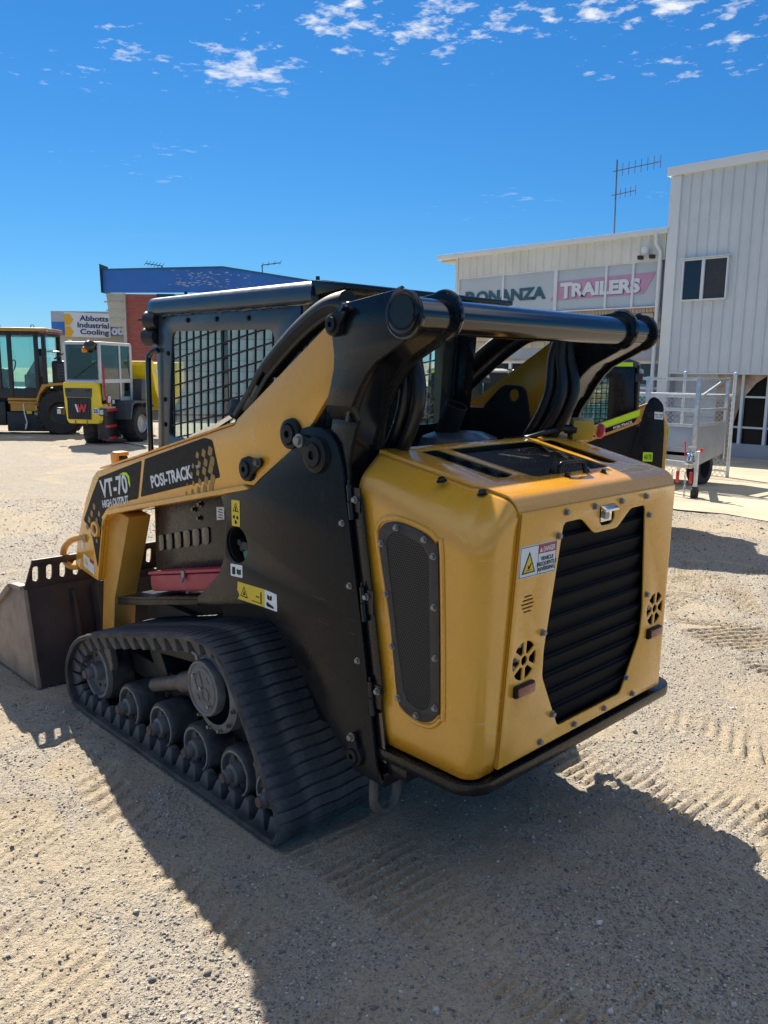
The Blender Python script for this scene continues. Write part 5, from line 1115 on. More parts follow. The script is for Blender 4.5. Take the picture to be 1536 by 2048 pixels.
for z in (1.05, .38): q = MB(); q.box(-4, 5.62, BY - .35, BY - .30, z - .02, z + .02); q.build('front_transom', 'frame_white', SH)
# ------------------------------------------------------------------ cage trailer
TR = thing('cage_trailer', 'aluminium cage trailer with open rails parked before the mesh fence', 'trailer')
TX, TYf = 3.52, -9.6
def tb(name, x0, x1, y0, y1, z0, z1, mat='galv', par=TR, bv=.004): q = MB(); q.box(x0, x1, y0, y1, z0, z1); return q.build(name, mat, par, bevel=bv)
tb('front_panel', TX + .03, 5.75, TYf - .012, TYf, .16, .75, 'alu_plate'); tb('panel_seam', TX + .03, 5.75, TYf - .004, TYf + .006, .42, .432, 'galv')
q = MB(); q.prism([(TYf - .03, .14), (TYf - .03, .80), (-10.62, .80), (-10.62, .30)], 'x', TX - .01, TX + .012); q.build('side_panel', 'alu_plate', TR)
tb('bed_floor', TX, 5.75, -10.65, TYf, .30, .36, 'alu_plate')
for x in (TX, 4.33, 5.1, 5.72): tb('upright', x - .03, x + .03, TYf - .03, TYf + .03, .14, 1.49)
for z in (1.46, 1.205, 1.0, .765): tb('front_rail', TX, 5.72, TYf - .022, TYf + .022, z - .022, z + .022)
for y in (-10.62,): tb('upright', TX - .025, TX + .025, y - .025, y + .025, .2, 1.49)
for z in (1.46, 1.205, 1.0, .78): tb('side_rail', TX - .02, TX + .02, -10.62, TYf, z - .02, z + .02)
q = MB(); q.bar((TX, -9.75, 1.22), (TX, -10.5, 1.46), .03, .03); q.build('brace', 'galv', TR)
def whl(name, par, c, ax, r, w, rimr, mat='tyre', lug=0):
    q = MB(); ax = Vector(ax).normalized(); q.lathe([(rimr, -w / 2), (r * .9, -w / 2), (r, -w * .34), (r, w * .34), (r * .9, w / 2), (rimr, w / 2)], c, ax, 36, True)
    if lug:
        a = ax.orthogonal().normalized(); b_ = ax.cross(a)
        for i in range(lug):
            for s in (1, -1):
                t0 = 2 * PI * (i + (.5 if s > 0 else 0)) / lug; t1 = t0 + .18; e0 = a * math.cos(t0) + b_ * math.sin(t0); e1 = a * math.cos(t1) + b_ * math.sin(t1)
                q.bar(Vector(c) + e0 * r * 1.0 + ax * s * w * .02, Vector(c) + e1 * r * .97 + ax * s * w * .46, .05 * r * 1.6, .09 * r, tuple(e0))
    o = q.build(name, mat, par, ang=35)
    return o
for y in (-10.1,): whl('tyre', TR, (TX + .12, y, .10), (1, 0, 0), .30, .18, .17)
whl('tyre', TR, (4.35, TYf + .25, .12), (1, 0, 0), .26, .55, .12)
q = MB(); q.box(4.02, 4.75, TYf + .0, TYf + .52, .36, .385); q.build('mudguard', 'galv', TR)
CP = Vector((3.02, -8.45, .30))
q = MB(); q.bar(CP, (3.60, -9.7, .26), .05, .09); q.bar(CP + Vector((.03, 0, 0)), (4.9, -9.4, .24), .05, .09); q.build('drawbar', 'galv', TR, bevel=.006)
q = MB(); q.lathe([(.0001, .10), (.035, .09), (.05, .05), (.045, -.02), (.06, -.05), (.0001, -.06)], CP + Vector((0, .05, .08)), (0, 0, 1), 14); q.box(CP.x - .035, CP.x + .035, CP.y - .10, CP.y + .12, CP.z + .02, CP.z + .07); q.bar(CP + Vector((0, .0, .16)), CP + Vector((.02, -.16, .20)), .03, .02); q.build('coupling', 'chrome', TR, bevel=.005)
q = MB(); q.tube(spl([CP + Vector((-.05, .02, .20)), CP + Vector((-.05, .0, .25)), CP + Vector((.05, 0, .25)), CP + Vector((.05, .02, .20))], 4), .010, 6); q.build('coupling_handle', 'galv', TR)
q = MB(); q.cyl(CP + Vector((.09, 0, .12)), CP + Vector((.10, 0, .30)), .009); q.lathe([(.0001, .02), (.016, .015), (.012, -.02)], CP + Vector((.10, 0, .31)), (0, 0, 1), 10); q.build('handbrake', 'red_paint', TR)
q = MB(); q.cyl((2.915, -8.40, -.03), (2.915, -8.40, .50), .030, n=12); q.cyl((2.915, -8.40, .50), (2.84, -8.36, .51), .009); jk = q.build('jockey_stand', 'galv', TR)
q = MB(); q.cyl((2.84, -8.36, .50), (2.84, -8.36, .555), .020, .026); q.build('crank_knob', 'red_paint', jk)
whl('jockey_wheel', jk, (2.915, -8.40, -.070), (1, .25, 0), .098, .075, .045)
for dx, dy in ((.22, .08), (.02, .10)):
    m_ = MB()
    for i in range(9):
        z = .20 - i * .04; L = [(CP.x + dx * (1 - i * .02) + (.012 * math.cos(t) if i % 2 else 0), CP.y + dy + (0 if i % 2 else .012 * math.cos(t)), z + .026 * math.sin(t)) for t in np.linspace(0, 2 * PI, 10, endpoint=False)]; m_.tube(L, .0055, 5, True)
    m_.build('safety_chain', 'galv', TR)
for dx in (.14, -.05): q = MB(); q.box(CP.x + dx - .02, CP.x + dx + .02, CP.y + .06, CP.y + .09, .06, .22); q.build('chain_tag', 'red_paint', TR, bevel=.006)
# ------------------------------------------------------------------ parked track loaders
def parked(name, label, x0, y0, letters, rz=0.0):
    z0 = gzf(x0 + .5, y0) + .046; P = thing(name, label, 'track loader', (x0, y0, z0), rz, 'parked compact track loaders')
    for s in (1, -1):
        m_ = belt_mesh(); m_.v = [(a - .12, s * b, c) for a, b, c in m_.v]; m_.build('track', 'rubber', P, ang=60)
        T = rnd([(.015, 1.345), (-.05, 1.335), (-.115, 1.26), (-.135, 1.05), (-.14, .35), (.24, .35), (.15, .85), (.05, 1.30)], [.03, .03, .04, .03, 0, 0, .05, .03]); plate('tower_plate', [T], frame('y', s * .62), .014, 'chassis_black', P, .002)
        q = MB(); q.prism([(.04, 1.285), (.62, 1.05), (1.45, .80), (1.62, .72), (1.80, .30), (1.70, .25), (1.50, .62), (.62, .90), (.10, 1.12)], 'y', s * .50, s * .60); ar = q.build('loader_arm', 'yellow_dirty', P, bevel=.005)
        if s > 0:
            plate('lime_stripe', [[(.10, 1.255), (.60, 1.055), (.60, 1.000), (.10, 1.195)]], frame('y', .6025), .002, 'lime', ar, 0)
            plate('decal', [[(.12, 1.178), (.60, .988), (.60, .940), (.30, 1.062), (.15, 1.125)]], frame('y', .6025), .002, 'decal_black', ar, 0)
            if letters:
                text('lettering', 'RT-65', plane_at((.595, .6045, .935), (-1, 0, .39), (.1, 0, 1)), .085, 'decal_white', ar, bold=.002, width=.20); text('lettering', 'POSI-TRACK', plane_at((.335, .6045, 1.055), (-1, 0, .39), (.1, 0, 1)), .035, 'decal_white', ar, bold=.001, width=.19)
                plate('asset_plate', [[(-.035, 1.24), (-.115, 1.235), (-.118, 1.165), (-.038, 1.17)]], frame('y', .6285), .002, 'decal_white', P, 0); text('lettering', 'TCL 1727', plane_at((-.043, .630, 1.182), (-1, 0, 0), (0, 0, 1)), .05, 'decal_black', P, width=.07, bold=.001)
                plate('asset_tag', [[(.045, .845), (-.045, .845), (-.045, .755), (.045, .755)]], frame('y', .6285), .002, 'lime', P, 0); text('lettering', 'A0170', plane_at((.035, .630, .775), (-1, 0, 0), (0, 0, 1)), .07, 'decal_black', P, width=.07, bold=.001)
                q = MB(); q.lathe([(.034, 0), (.028, -.05), (.0001, -.05)], (.05, .631, .93), (0, 1, 0), 18); q.build('plate_hole', 'black_matt', P); q = MB(); q.lathe([(.036, 0), (.030, .01), (.0001, .01)], (.0, .627, 1.21), (0, 1, 0), 18); q.build('pivot_pin', 'black_matt', P)
    q = MB(); q.prism([(-.17, .40), (-.17, 1.10), (-.12, 1.20), (.0, 1.21), (.0, .40)], 'y', -.58, .58); q.build('engine_hood', 'yellow', P, bevel=.02); q = MB(); q.box(.0, .62, -.52, .52, .40, 1.08); q.build('engine_case', 'black_matt', P); q = MB(); q.box(-.178, -.172, .30, .56, 1.00, 1.09); q.build('hood_stripe', 'lime', P)
    q = MB(); q.box(.05, 1.5, -.42, .42, .30, 1.0); q.build('chassis_core', 'black_matt', P)
    _n0 = set(P.children)
    for s in (1, -1):
        W2 = rnd([(1.20, 1.56), (.62, 1.56), (.62, 1.05), (1.22, 1.05)], .03); pl_ = plate('cab_side_panel', [[(1.33, 1.66), (.38, 1.66), (.36, .95), (1.38, .95)], W2], frame('y', s * .40), .012, 'black_paint', P, .002)
        for i in range(12): q = MB(); q.bar((1.19 - i * .05, s * .396, 1.05), (1.19 - i * .05, s * .396, 1.56), .006, .008, (0, 1, 0)); q.build('guard_bar', 'black_matt', pl_)
        for i in range(10): q = MB(); q.bar((1.21, s * .396, 1.08 + i * .05), (.62, s * .396, 1.10 + i * .05), .006, .008, (0, 1, 0)); q.build('guard_bar', 'black_matt', pl_)
        q = MB(); q.box(.62, 1.22, s * .384, s * .388, 1.05, 1.56); q.build('side_glass', 'glass_teal', pl_)
        plate('roof_stripe', [[(1.30, 1.668), (.40, 1.668), (.40, 1.708), (1.30, 1.708)]], frame('y', s * .428), .002, 'lime', P, 0)
    q = MB(); q.prism(rnd([(1.40, 1.665), (.36, 1.665), (.34, 1.71), (.45, 1.745), (1.25, 1.75), (1.38, 1.72)], .03), 'y', -.425, .425); q.build('cab_roof', 'plastic_grey' if not letters else 'cab_grey', P, bevel=.012)
    q = MB(); q.box(.34, .36, -.38, .38, .95, 1.68); q.build('bulkhead', 'black_matt', P); q = MB(); q.box(1.34, 1.37, -.38, .38, .95, 1.08); q.build('front_sill', 'black_matt', P)
    q = MB(); q.box(.30, .37, .28, .40, 1.52, 1.60); q.build('work_lamp', 'plastic_dark', P); q = MB(); q.lathe([(.0001, .05), (.03, .04), (.035, 0)], (.33, .33, 1.60), (0, 0, 1), 12); q.build('beacon', 'plastic_grey', P)
    for ch in set(P.children) - _n0: ch.location.x -= .20
    BSs = [(1.75, .03), (1.85, .45), (1.98, .44), (2.5, .05), (2.5, .03)]; bq = MB(); bq.prism([(1.75, .03), (1.85, .45), (1.87, .45), (1.77, .03)], 'y', -.8, .8); bq = bq.build('bucket', 'bucket_dark', P)
    for y0 in (.80, -.83): q = MB(); q.prism(BSs, 'y', y0, y0 + .03); q.build('end_plate', 'bucket_dark', bq)
    return P
parked('track_loader', 'parked track loader with lime stripes on roof and arm, in front of cage trailer', 2.17, -5.62, True, R(27))
parked('track_loader', 'parked track loader with pale rounded roof seen through the near loader cab', 5.99, -8.10, False, R(10))
# ------------------------------------------------------------------ helpers for things that face the camera obliquely
def cam_thing(name, label, cat, Rr, D, phi=0.0, group=None):
    p = Vector((CAM.x, CAM.y, 0)) + RT * Rr + HD * D; lx = RT * math.cos(phi) - HD * math.sin(phi)
    return thing(name, label, cat, (p.x, p.y, gzf(p.x, p.y)), math.atan2(lx.y, lx.x), group)
# ------------------------------------------------------------------ wheel dumper
DU = cam_thing('wheel_dumper', 'yellow wheeled dumper with grey cab and round 25 sticker on its nose', 'dumper', -7.92, 20.0, R(12))
def db(name, x0, x1, y0, y1, z0, z1, mat, par=DU, bv=.02): q = MB(); q.box(x0, x1, y0, y1, z0, z1); return q.build(name, mat, par, bevel=bv)
q = MB(); q.prism(rnd([(.0, 1.52), (.03, .95), (.07, .60), (.12, .52), (.93, .52), (.97, .60), (.97, 1.2), (.94, 1.52)], .05), 'y', 0, .75); nose = q.build('engine_nose', 'dumper_yellow', DU, bevel=.03)
q = MB(); q.prism([(.06, 1.38), (.80, 1.38), (.78, 1.16), (.08, 1.16)], 'y', -.012, .01); q.build('nose_panel', 'dumper_grey', nose)
for x in (.17, .68): q = MB(); q.box(x - .06, x + .06, -.02, 0, 1.29, 1.36); q.build('nose_lamp', 'plastic_dark', nose)
q = MB(); q.prism([(.10, 1.15), (.76, 1.15), (.74, .62), (.14, .62)], 'y', -.008, .01); q.build('grille_back', 'plastic_dark', nose)
for i in range(15):
    x = .125 + i * .043; q = MB(); q.box(x, x + .018, -.03, -.006, .63, 1.14); q.build('grille_slat', 'dumper_grey', nose)
lg = MB(); lg.prism([(.33, .99), (.38, .99), (.425, .80), (.39, .80)], 'y', -.045, -.032); lg.build('emblem', 'white_print', nose)
lg = MB(); lg.prism([(.40, .92), (.44, .80), (.48, .80), (.52, .90), (.56, .80), (.60, .80), (.65, .99), (.60, .99), (.575, .89), (.54, .99), (.50, .99), (.47, .89), (.44, .99), (.42, .99)], 'y', -.05, -.032); lg.build('emblem', 'red_paint', nose)
q = MB(); q.cyl((.875, -.004, .83), (.875, -.012, .83), .085, n=24); q.build('speed_sticker', 'sign_white', nose); text('lettering', '25', plane_at((.875, -.014, .79), (1, 0, 0), (0, 0, 1)), .12, 'decal_black', nose, bold=.004, align='CENTER')
for x in (-.09, 1.06): db('headlamp', x - .07, x + .07, -.06, .08, .72, .90, 'plastic_dark', bv=.015); db('lens', x - .05, x + .05, -.075, -.058, .75, .87, 'lamp_glass', bv=.008)
db('cab_floor', .05, 1.02, .05, 1.55, 1.50, 1.60, 'dumper_lightgrey'); db('cab_roof', .06, 1.02, .05, 1.55, 2.42, 2.50, 'dumper_lightgrey', bv=.03)
for x, y, mt in ((.08, .08, 'dumper_lightgrey'), (.98, .08, 'dumper_lightgrey'), (.98, .98, 'dumper_lightgrey'), (.98, 1.50, 'dumper_lightgrey'), (.08, 1.50, 'dumper_grey')): db('cab_post', x - .035, x + .035, y - .035, y + .035, 1.05 if x > .5 and y > .5 else 1.55, 2.44, mt, bv=.01)
for nm, a in (('windscreen', (.10, .97, .045, .055, 1.58, 2.42)), ('rear_window', (.12, .95, 1.50, 1.51, 1.6, 2.42)), ('side_window', (.985, .995, 1.02, 1.47, 1.15, 2.42)), ('door_glass', (.985, .995, .12, .95, 1.0, 2.42)), ('far_side_window', (.06, .07, .12, 1.47, 1.6, 2.42))):
    q = MB(); q.box(*a); q.build(nm, 'glass_dark', DU)
db('door_frame', .975, 1.0, .10, 1.5, .80, .92, 'dumper_lightgrey'); db('door_sill', .95, 1.0, .6, 1.45, .70, .80, 'dumper_grey')
q = MB(); q.tube(spl([(1.03, .16, 1.95), (1.05, .14, 1.7), (1.05, .14, 1.35), (1.06, .22, 1.05), (1.06, .30, .95)], 5), .022, 8); q.build('grab_rail', 'red_paint', DU)
for z, y1 in ((.84, .68), (.44, .62), (.14, .62)): db('step_bar', .98, 1.06, .05, y1, z - .03, z + .04, 'red_paint', bv=.01)
db('step_well', .80, 1.0, .15, .80, .12, .85, 'plastic_dark'); db('cab_back_panel', .10, .95, 1.40, 1.48, 1.5, 1.95, 'plastic_dark', bv=.01); db('cab_inner_side', .55, .60, .15, 1.4, .9, 1.6, 'plastic_dark', bv=.01); db('door_lower', .962, .978, .12, .95, 1.0, 1.50, 'dumper_grey', bv=.004); db('quarter_panel', .962, .978, 1.02, 1.46, 1.0, 1.30, 'dumper_lightgrey', bv=.004); db('far_side_panel', .07, .09, .15, 1.4, 1.5, 2.0, 'plastic_dark', bv=.01); db('dash', .12, .9, .12, .35, 1.5, 1.72, 'plastic_dark', bv=.03); q = MB(); q.prism([(1.0, .5), (1.10, .45), (1.18, .15), (1.0, .15)], 'y', .0, .05); q.build('mud_flap', 'plastic_dark', DU)
q = MB(); q.lathe([(.0001, -.09), (.10, -.06), (.13, .02), (.10, .09), (.0001, .10)], (.87, -.16, 2.40), (0, 1, .2), 16); q.build('mirror', 'plastic_dark', DU); q = MB(); q.lathe([(.0001, .07), (.07, .03), (.07, -.05)], (.70, -.10, 2.30), (-.5, -.6, 0), 12); q.build('indicator', 'amber', DU)
db('seat', .35, .75, .75, 1.15, 1.50, 1.70, 'seat_grey', bv=.04); db('seat_back', .35, .75, 1.10, 1.25, 1.65, 2.20, 'seat_grey', bv=.05); q = MB(); q.tube([(.55 + .15 * math.cos(t), .50 + .06 * math.sin(t), 1.80 + .13 * math.sin(t)) for t in np.linspace(0, 2 * PI, 20, endpoint=False)], .015, 6, True); q.build('steering_wheel', 'plastic_dark', DU)
q = MB(); q.bar((.30, .035, 1.62), (.92, .035, 2.02), .02, .015); q.build('wiper', 'plastic_dark', DU); db('document', 1.0, 1.004, .35, .48, 1.02, 1.18, 'white_print', bv=0); db('document', 1.0, 1.004, .55, .66, 1.0, 1.08, 'white_print', bv=0)
for i, (c, ax_, w_) in enumerate((((.40, .72, .44), (1, .45, 0), .50), ((1.24, 1.22, .47), (1, -.05, 0), .44), ((.05, 2.05, .46), (1, -.05, 0), .40))):
    wo_ = whl('wheel', DU, c, ax_, .46, w_, .26, lug=16); q = MB(); q.lathe([(.25, .17), (.235, .19), (.20, .12), (.10, .08), (.0001, .10)], c, Vector(ax_), 28); q.lathe([(.25, -.17), (.20, -.12), (.0001, -.10)], c, Vector(ax_), 28); q.build('rim', 'rim_grey', wo_)
db('side_skirt', .90, .98, .55, 2.0, .30, .98, 'plastic_dark', bv=.01); q = MB(); q.prism([(.62, .60), (.72, .98), (.84, 1.06), (1.70, 1.06), (1.92, .90), (1.88, .86), (1.66, 1.0), (.88, 1.0), (.78, .94), (.68, .60)], 'x', .97, 1.44); q.build('fender', 'dumper_grey', DU, bevel=.03)
db('chassis', .15, .95, .6, 3.2, .45, .80, 'plastic_dark')
SKP = [(1.95, 2.0), (3.9, 2.05), (3.9, 1.45), (3.2, .75), (2.5, .75), (2.15, 1.30)]
q = MB(); q.prism(SKP, 'x', -.25, 1.35); sk_ = q.build('skip', 'dumper_yellow', DU, bevel=.03)
q = MB(); q.box(-.30, 1.40, 1.90, 2.02, 1.93, 2.06); q.build('skip_rim', 'dumper_yellow', sk_, bevel=.015); q = MB(); q.cyl((1.30, 2.0, 2.05), (1.30, 2.0, 2.22), .05, .02); q.build('skip_hook', 'dumper_yellow', sk_); q = MB(); q.box(1.352, 1.357, 2.75, 2.95, 1.65, 1.85); q.build('sticker', 'white_print', sk_)
q = MB(); q.box(1.35, 1.40, 2.55, 2.62, .8, 1.95); q.build('skip_rib', 'dumper_yellow', sk_)
q = MB(); q.prism([(.10, 1.515), (.90, 1.515), (.88, 1.555), (.12, 1.555)], 'y', -.01, .06); q.build('scuttle', 'dumper_lightgrey', DU)
for x in (.30, .62): q = MB(); q.cyl((x, -.01, .60), (x, -.01, .50), .012); q.build('towing_pin', 'zinc', DU)
q = MB(); q.box(.05, .09, .3, 1.2, 1.95, 2.35); q.build('far_pillar_trim', 'plastic_dark', DU)
q = MB(); q.tube(spl([(1.0, -.02, 2.42), (.96, -.12, 2.48), (.90, -.16, 2.44)], 4), .018, 6); q.build('mirror_arm', 'plastic_dark', DU)
q = MB(); q.box(.98, 1.0, 1.47, 1.60, .95, 2.44); q.build('rear_frame', 'dumper_lightgrey', DU, bevel=.01)
q = MB(); q.prism([(1.55, .95), (2.05, .95), (2.0, 1.55), (1.62, 1.60)], 'x', .2, 1.25); q.build('rear_console', 'dumper_grey', DU, bevel=.03)
for x0 in (1.358,): 
    for y0, z0 in ((2.2, 1.75), (2.3, 1.75)): q = MB(); q.box(x0, x0 + .004, y0, y0 + .07, z0, z0 + .1); q.build('sticker', 'white_print', sk_)
# ------------------------------------------------------------------ wheel loader, partly out of frame
WL = cam_thing('wheel_loader', 'large gold and black wheel loader cut off by the left edge behind the dumper', 'wheel loader', -10.0, 24.0, R(-4))
def wb_(name, x0, x1, y0, y1, z0, z1, mat, bv=.02, par=WL): q = MB(); q.box(x0, x1, y0, y1, z0, z1); return q.build(name, mat, par, bevel=bv)
wb_('cab_roof', -2.1, .10, -.1, 1.5, 2.98, 3.08, 'loader_gold'); wb_('roof_peak', -.10, .16, -.05, 1.4, 2.93, 3.0, 'red_lens')
for x in (-1.95, -1.30, -.98, -.22, .0): wb_('cab_post', x - .06, x + .05, -.02, .10, 1.05 if x > -1.2 else 1.3, 2.98, 'plastic_dark')
for x in (-1.95, .0): wb_('cab_post', x - .06, x + .05, 1.3, 1.42, 1.3, 2.98, 'plastic_dark')
for a, c in ((-1.9, -1.36), (-1.25, -1.04), (-.93, -.28)): q = MB(); q.box(a, c, .03, .04, 1.35, 2.9); q.build('side_glass', 'glass_teal', WL)
q = MB(); q.add([(.05, -.02, 1.75), (.22, .05, 1.75), (.10, .05, 2.9), (.03, -.02, 2.9)], [(0, 1, 2, 3)]); q.build('rear_quarter_glass', 'glass_teal', WL)
q = MB(); q.box(-1.9, -.1, 1.36, 1.37, 1.4, 2.9); q.build('far_glass', 'glass_teal', WL)
wb_('cab_base', -2.0, .12, 0, 1.4, 1.05, 1.35, 'plastic_dark'); wb_('cab_sill', -1.1, .0, -.06, .05, .98, 1.06, 'loader_gold')
wb_('seat', -.75, -.35, .4, .9, 1.35, 1.75, 'seat_black', .05); q = MB(); q.prism([(-.75, 1.7), (-.35, 2.30), (-.22, 2.28), (-.35, 1.65)], 'y', .45, .9); q.build('seat_back', 'seat_grey', WL, bevel=.05); wb_('headrest', -.40, -.20, .5, .85, 2.28, 2.50, 'seat_black', .05)
wb_('side_tank', -1.0, -.26, -.12, .2, .68, .90, 'loader_gold', .01); wb_('tank_top', -1.05, -.2, -.15, .2, .90, .96, 'loader_gold', .008); wb_('battery_box', -1.15, .10, -.05, .5, .08, .66, 'plastic_dark'); wb_('mid_frame', -2.6, .5, .5, 1.3, .25, 1.06, 'plastic_dark', .03); wb_('front_step', -1.9, -1.2, .0, .5, .25, .95, 'plastic_dark', .02); wb_('step', -.55, -.05, -.12, .1, .36, .42, 'plastic_dark', .005)
q = MB(); q.prism([(-.22, 1.0), (-.02, 1.46), (.50, 1.52), (.62, 1.46), (.10, 1.40), (-.10, 1.18), (-.16, .95)], 'y', -.28, .25); q.build('rear_fender', 'loader_gold', WL, bevel=.01)
wb_('tank_end', -.26, -.14, -.1, .2, .66, 1.0, 'loader_gold', .01)
wb_('engine_hood', .15, 2.6, .1, 1.5, 1.2, 2.15, 'plastic_dark', .08); wb_('hood_grille', .35, .80, .02, .10, 1.55, 2.05, 'dumper_grey', .02); wb_('air_intake', .60, .75, .25, .4, 2.1, 2.75, 'plastic_dark', .02)
q = MB(); q.bar((.30, .0, 2.20), (.75, -.05, 2.45), .10, .03); q.build('mirror_arm', 'plastic_dark', WL); q = MB(); q.lathe([(.0001, .05), (.16, .03), (.20, 0), (.0001, -.03)], (.30, -.1, 2.40), (0, 0, 1), 14); q.build('rear_mirror', 'rim_grey', WL)
whl('tyre', WL, (.44, -.02, .64), (0, 1, 0), .66, .5, .32, lug=14); q = MB(); q.lathe([(.32, -.22), (.26, -.16), (.10, -.14), (.0001, -.2)], (.44, -.02, .64), (0, 1, 0), 24); q.build('rim', 'plastic_dark', WL)
whl('tyre', WL, (-2.3, .30, .66), (0, 1, 0), .68, .5, .32, lug=14); wb_('front_frame', -2.8, -1.1, .3, 1.2, .35, 1.2, 'plastic_dark', .04)
for x in (-1.35, -.38): q = MB(); q.tube([(x + .05 * math.cos(t), .3, 3.13 + .05 * math.sin(t)) for t in np.linspace(0, 2 * PI, 14, endpoint=False)], .012, 6, True); q.build('lifting_eye', 'plastic_dark', WL)
q = MB(); q.tube(spl([(-.93, -.04, 1.5), (-.90, -.10, 1.6), (-.90, -.10, 2.3), (-.93, -.04, 2.4)], 4), .018, 6); q.build('grab_rail', 'plastic_dark', WL)
q = MB(); q.tube(spl([(.05, -.06, 1.5), (.08, -.12, 1.7), (.10, -.10, 2.4), (.06, -.05, 2.5)], 4), .018, 6); q.build('grab_rail', 'plastic_dark', WL)
wb_('console', -1.75, -1.25, .3, 1.0, 1.35, 1.9, 'plastic_dark', .05); q = MB(); q.tube([(-1.15 + .05 * math.sin(t), .65 + .2 * math.cos(t), 1.98 + .18 * math.sin(t)) for t in np.linspace(0, 2 * PI, 18, endpoint=False)], .018, 6, True); q.build('steering_wheel', 'plastic_dark', WL)
wb_('roof_liner', -2.0, .05, 0, 1.4, 2.86, 2.98, 'plastic_dark', .02); wb_('warning_plate', -.30, -.12, -.125, -.118, .72, .84, 'decal_yellow', 0); wb_('data_plate', -.55, -.40, -.13, -.122, .60, .68, 'decal_yellow', 0); wb_('data_plate', -.35, -.20, -.06, -.052, .56, .66, 'plastic_grey', 0)
for i in range(5): q = MB(); q.box(.38, .78, .005, .02, 1.60 + i * .09, 1.64 + i * .09); q.build('grille_slat', 'plastic_dark', WL)
q = MB(); q.tube(spl([(-.62, -.14, .90), (-.60, -.15, .6), (-.55, -.16, .35), (-.60, -.15, .15), (-.58, -.15, .30)], 5), .02, 6); q.build('tether', 'white_print', WL)
# ------------------------------------------------------------------ red brick workshop with blue parapet
RB = cam_thing('brick_workshop', 'red brick workshop with faded blue parapet behind the dumper', 'building', -12.6, 40.0)
def rb_(name, x0, x1, y0, y1, z0, z1, mat, bv=0.0, par=RB): q = MB(); q.box(x0, x1, y0, y1, z0, z1); return q.build(name, mat, par, bevel=bv)
rb_('brick_wall', .03, 12.6, 0, 9, 0, 5.80, 'red_brick')
PAR = [(-.88, 5.83), (4.85, 5.90), (12.6, 5.60), (12.6, 5.90), (4.85, 7.02), (-.86, 6.86)]
q = MB(); q.prism(PAR, 'y', -.45, -.15); q.build('parapet', 'blue_paint', RB)
q = MB(); q.prism([(-.92, 5.8), (-.88, 5.8), (-.86, 6.84), (-.95, 7.12)], 'y', -.6, .6); q.build('parapet_end', 'dark_metal', RB)
q = MB(); q.prism([(-.86, 6.86), (4.85, 7.02), (12.6, 5.90), (12.6, 5.98), (4.85, 7.08), (-.86, 6.90)], 'y', -.5, -.1); q.build('capping', 'teal_print', RB)
q = MB(); 
for i in range(110):
    x = random.choice((random.gauss(3.2, .45), random.gauss(4.2, .35), random.uniform(2.6, 6.5))); z = random.uniform(6.1, 6.85) - max(0, x - 4.85) * .16; w = random.uniform(.05, .20); q.box(x, x + w, -.456, -.449, z, z + random.uniform(.012, .03))
fk = q.build('flaked_paint', 'flaked', RB); fk['kind'] = 'stuff'
q = MB(); q.prism([(-.86, 5.82), (.02, 5.82), (.02, 4.25), (-.72, 4.25)], 'y', -.1, 6); q.build('soffit', 'cream_soffit', RB)
for i in range(3): q = MB(); q.prism([(-.96 + .09 * i, 5.45 - .4 * i), (.0, 5.45 - .4 * i), (.0, 5.38 - .4 * i), (-.95 + .09 * i, 5.38 - .4 * i)], 'y', -.14, -.09); q.build('soffit_rib', 'cream_soffit', RB)
for k in range(9):
    z0 = .1 + k * .52; rb_('roller_slat', 1.95, 12.5, -.10, -.03, z0, z0 + .50, 'corr_pale', .01)
rb_('corner_strip', -.08, .06, -.14, 0, 0, 5.83, 'cream_soffit')
for i in range(5): q = MB(); q.box(1.55 + i * .95, 2.42 + i * .95, -.05, .02, 5.30, 5.82); q.build('clerestory_pane', 'dark_glass' if i % 2 == 0 else 'film_grey', RB)
rb_('notice', 1.35, 1.6, -.05, 0, 3.2, 5.2, 'blue_paint'); rb_('service_box', .62, .80, -.05, 0, 4.55, 4.62, 'dark_metal')
def yagi(par_, x, z0, z1, L, n_, dirx, label):
    A = cam_thing('tv_antenna', label, 'antenna', -12.6 + x, 41.0); A.location.z += z0
    q = MB(); q.cyl((0, 0, 0), (0, 0, z1 - z0), .025, n=6); q.build('mast', 'antenna_dark', A)
    q = MB(); q.cyl((0, 0, z1 - z0), (L * dirx, 0, z1 - z0 + .12), .02, n=6); bo = q.build('boom', 'antenna_dark', A)
    for i in range(n_): q = MB(); p = Vector((L * dirx * i / max(1, n_ - 1), 0, z1 - z0 + .12 * i / max(1, n_ - 1))); q.cyl(p + Vector((0, -.3, -.12)), p + Vector((0, .3, .16)), .012, n=5); q.build('element', 'antenna_dark', bo)
yagi(RB, 1.6, 6.0, 7.25, .8, 6, -1, 'small comb antenna on the left of the blue parapet')
yagi(RB, 6.5, 6.0, 7.35, .9, 4, 1, 'wide antenna on a mast behind the sloping blue parapet')
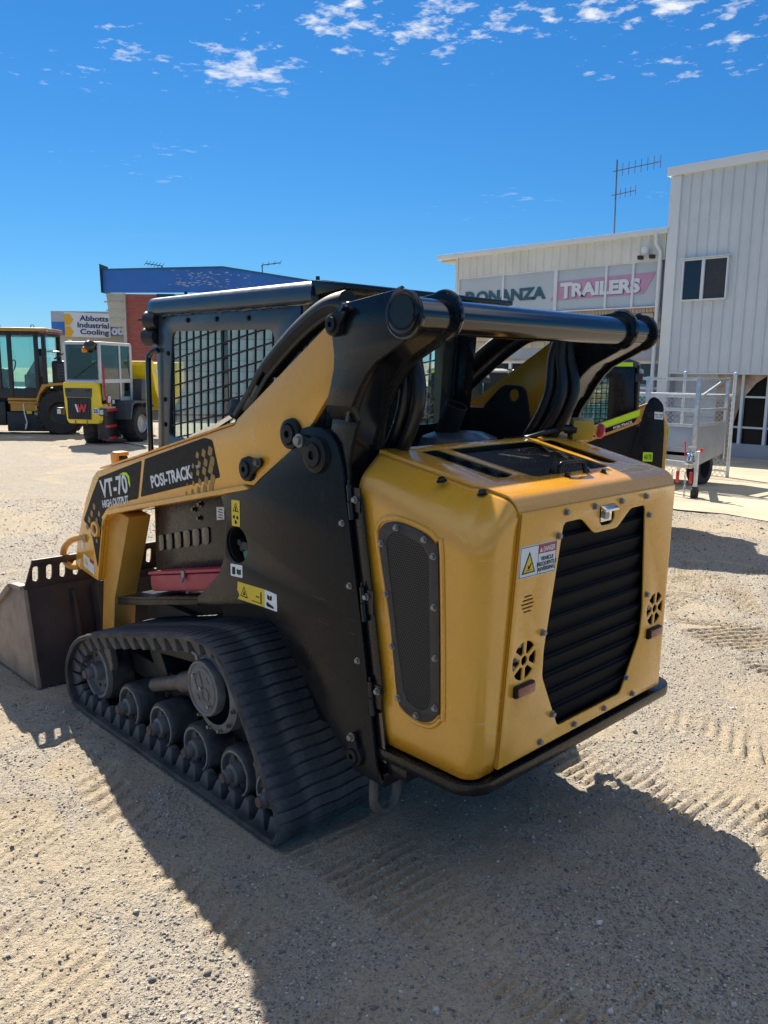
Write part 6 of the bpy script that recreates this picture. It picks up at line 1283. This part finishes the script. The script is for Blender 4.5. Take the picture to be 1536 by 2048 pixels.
# ------------------------------------------------------------------ cooling firm's building with sign
AB = cam_thing('sign_building', 'blue and grey parapet building carrying a white cooling firm sign', 'building', -16.9, 42.0)
q = MB(); q.box(0, 3.9, 0, 6, 0, 3.95); q.build('wall', 'cream_soffit', AB)
q = MB(); q.box(0, 3.8, -.3, 0, 3.95, 4.60); q.build('parapet_lower', 'blue_paint', AB); q = MB(); q.box(0, 3.8, -.3, 0, 4.60, 5.12); q.build('parapet_upper', 'corr_grey', AB)
q = MB(); q.prism([(.72, 5.08), (3.0, 5.0), (3.0, 3.82), (.72, 3.86)], 'y', -.40, -.33); sg = q.build('sign_board', 'sign_white', AB)
for zc in (4.70, 4.10): q = MB(); q.prism([(.72, zc + .27), (.98, zc + .27), (1.16, zc), (.98, zc - .27), (.72, zc - .27)], 'y', -.415, -.40); q.build('sign_mark', 'sign_amber', sg)
for i, (s_, w_) in enumerate((('Abbotts', 1.45), ('Industrial', 1.58), ('Cooling', 1.45))): text('lettering', s_, plane_at((1.48 if i != 1 else 1.36, -.42, 4.66 - .33 * i), (1, 0, -.03), (0, 0, 1)), .36, 'sign_navy', sg, bold=.008, width=w_, th=.004)
text('lettering', 'ott', plane_at((3.02, -.31, 4.0), (1, 0, 0), (0, 0, 1)), .62, 'sign_white', AB, bold=.03, width=.72, th=.01)
q = MB(); q.box(3.7, 4.3, -.3, 3, 3.6, 4.4); q.build('end_return', 'blue_paint', AB)
# boundary wall, hill, far trees behind the yard
FW = cam_thing('boundary_wall', 'low pale block wall at the back of the yard', 'wall', -30, 47.0)
q = MB(); q.box(0, 42, 0, .3, 0, 1.6); q.build('wall_body', 'render_grey', FW)
hm = MB(); vs = []
for i in range(41):
    t = i / 40; x = -60 + 110 * t; hh = 3.2 + 2.5 * math.exp(-((t - .12) / .12) ** 2) + .8 * math.sin(t * 14); p = Vector((CAM.x, CAM.y, 0)) + RT * x + HD * 180
    p2 = p + HD * 60; vs += [(p.x, p.y, -4), (p2.x, p2.y, hh)]
hm.add(vs, [(i * 2, i * 2 + 2, i * 2 + 3, i * 2 + 1) for i in range(40)]); struct(hm.build('hill', 'hill_brown'))
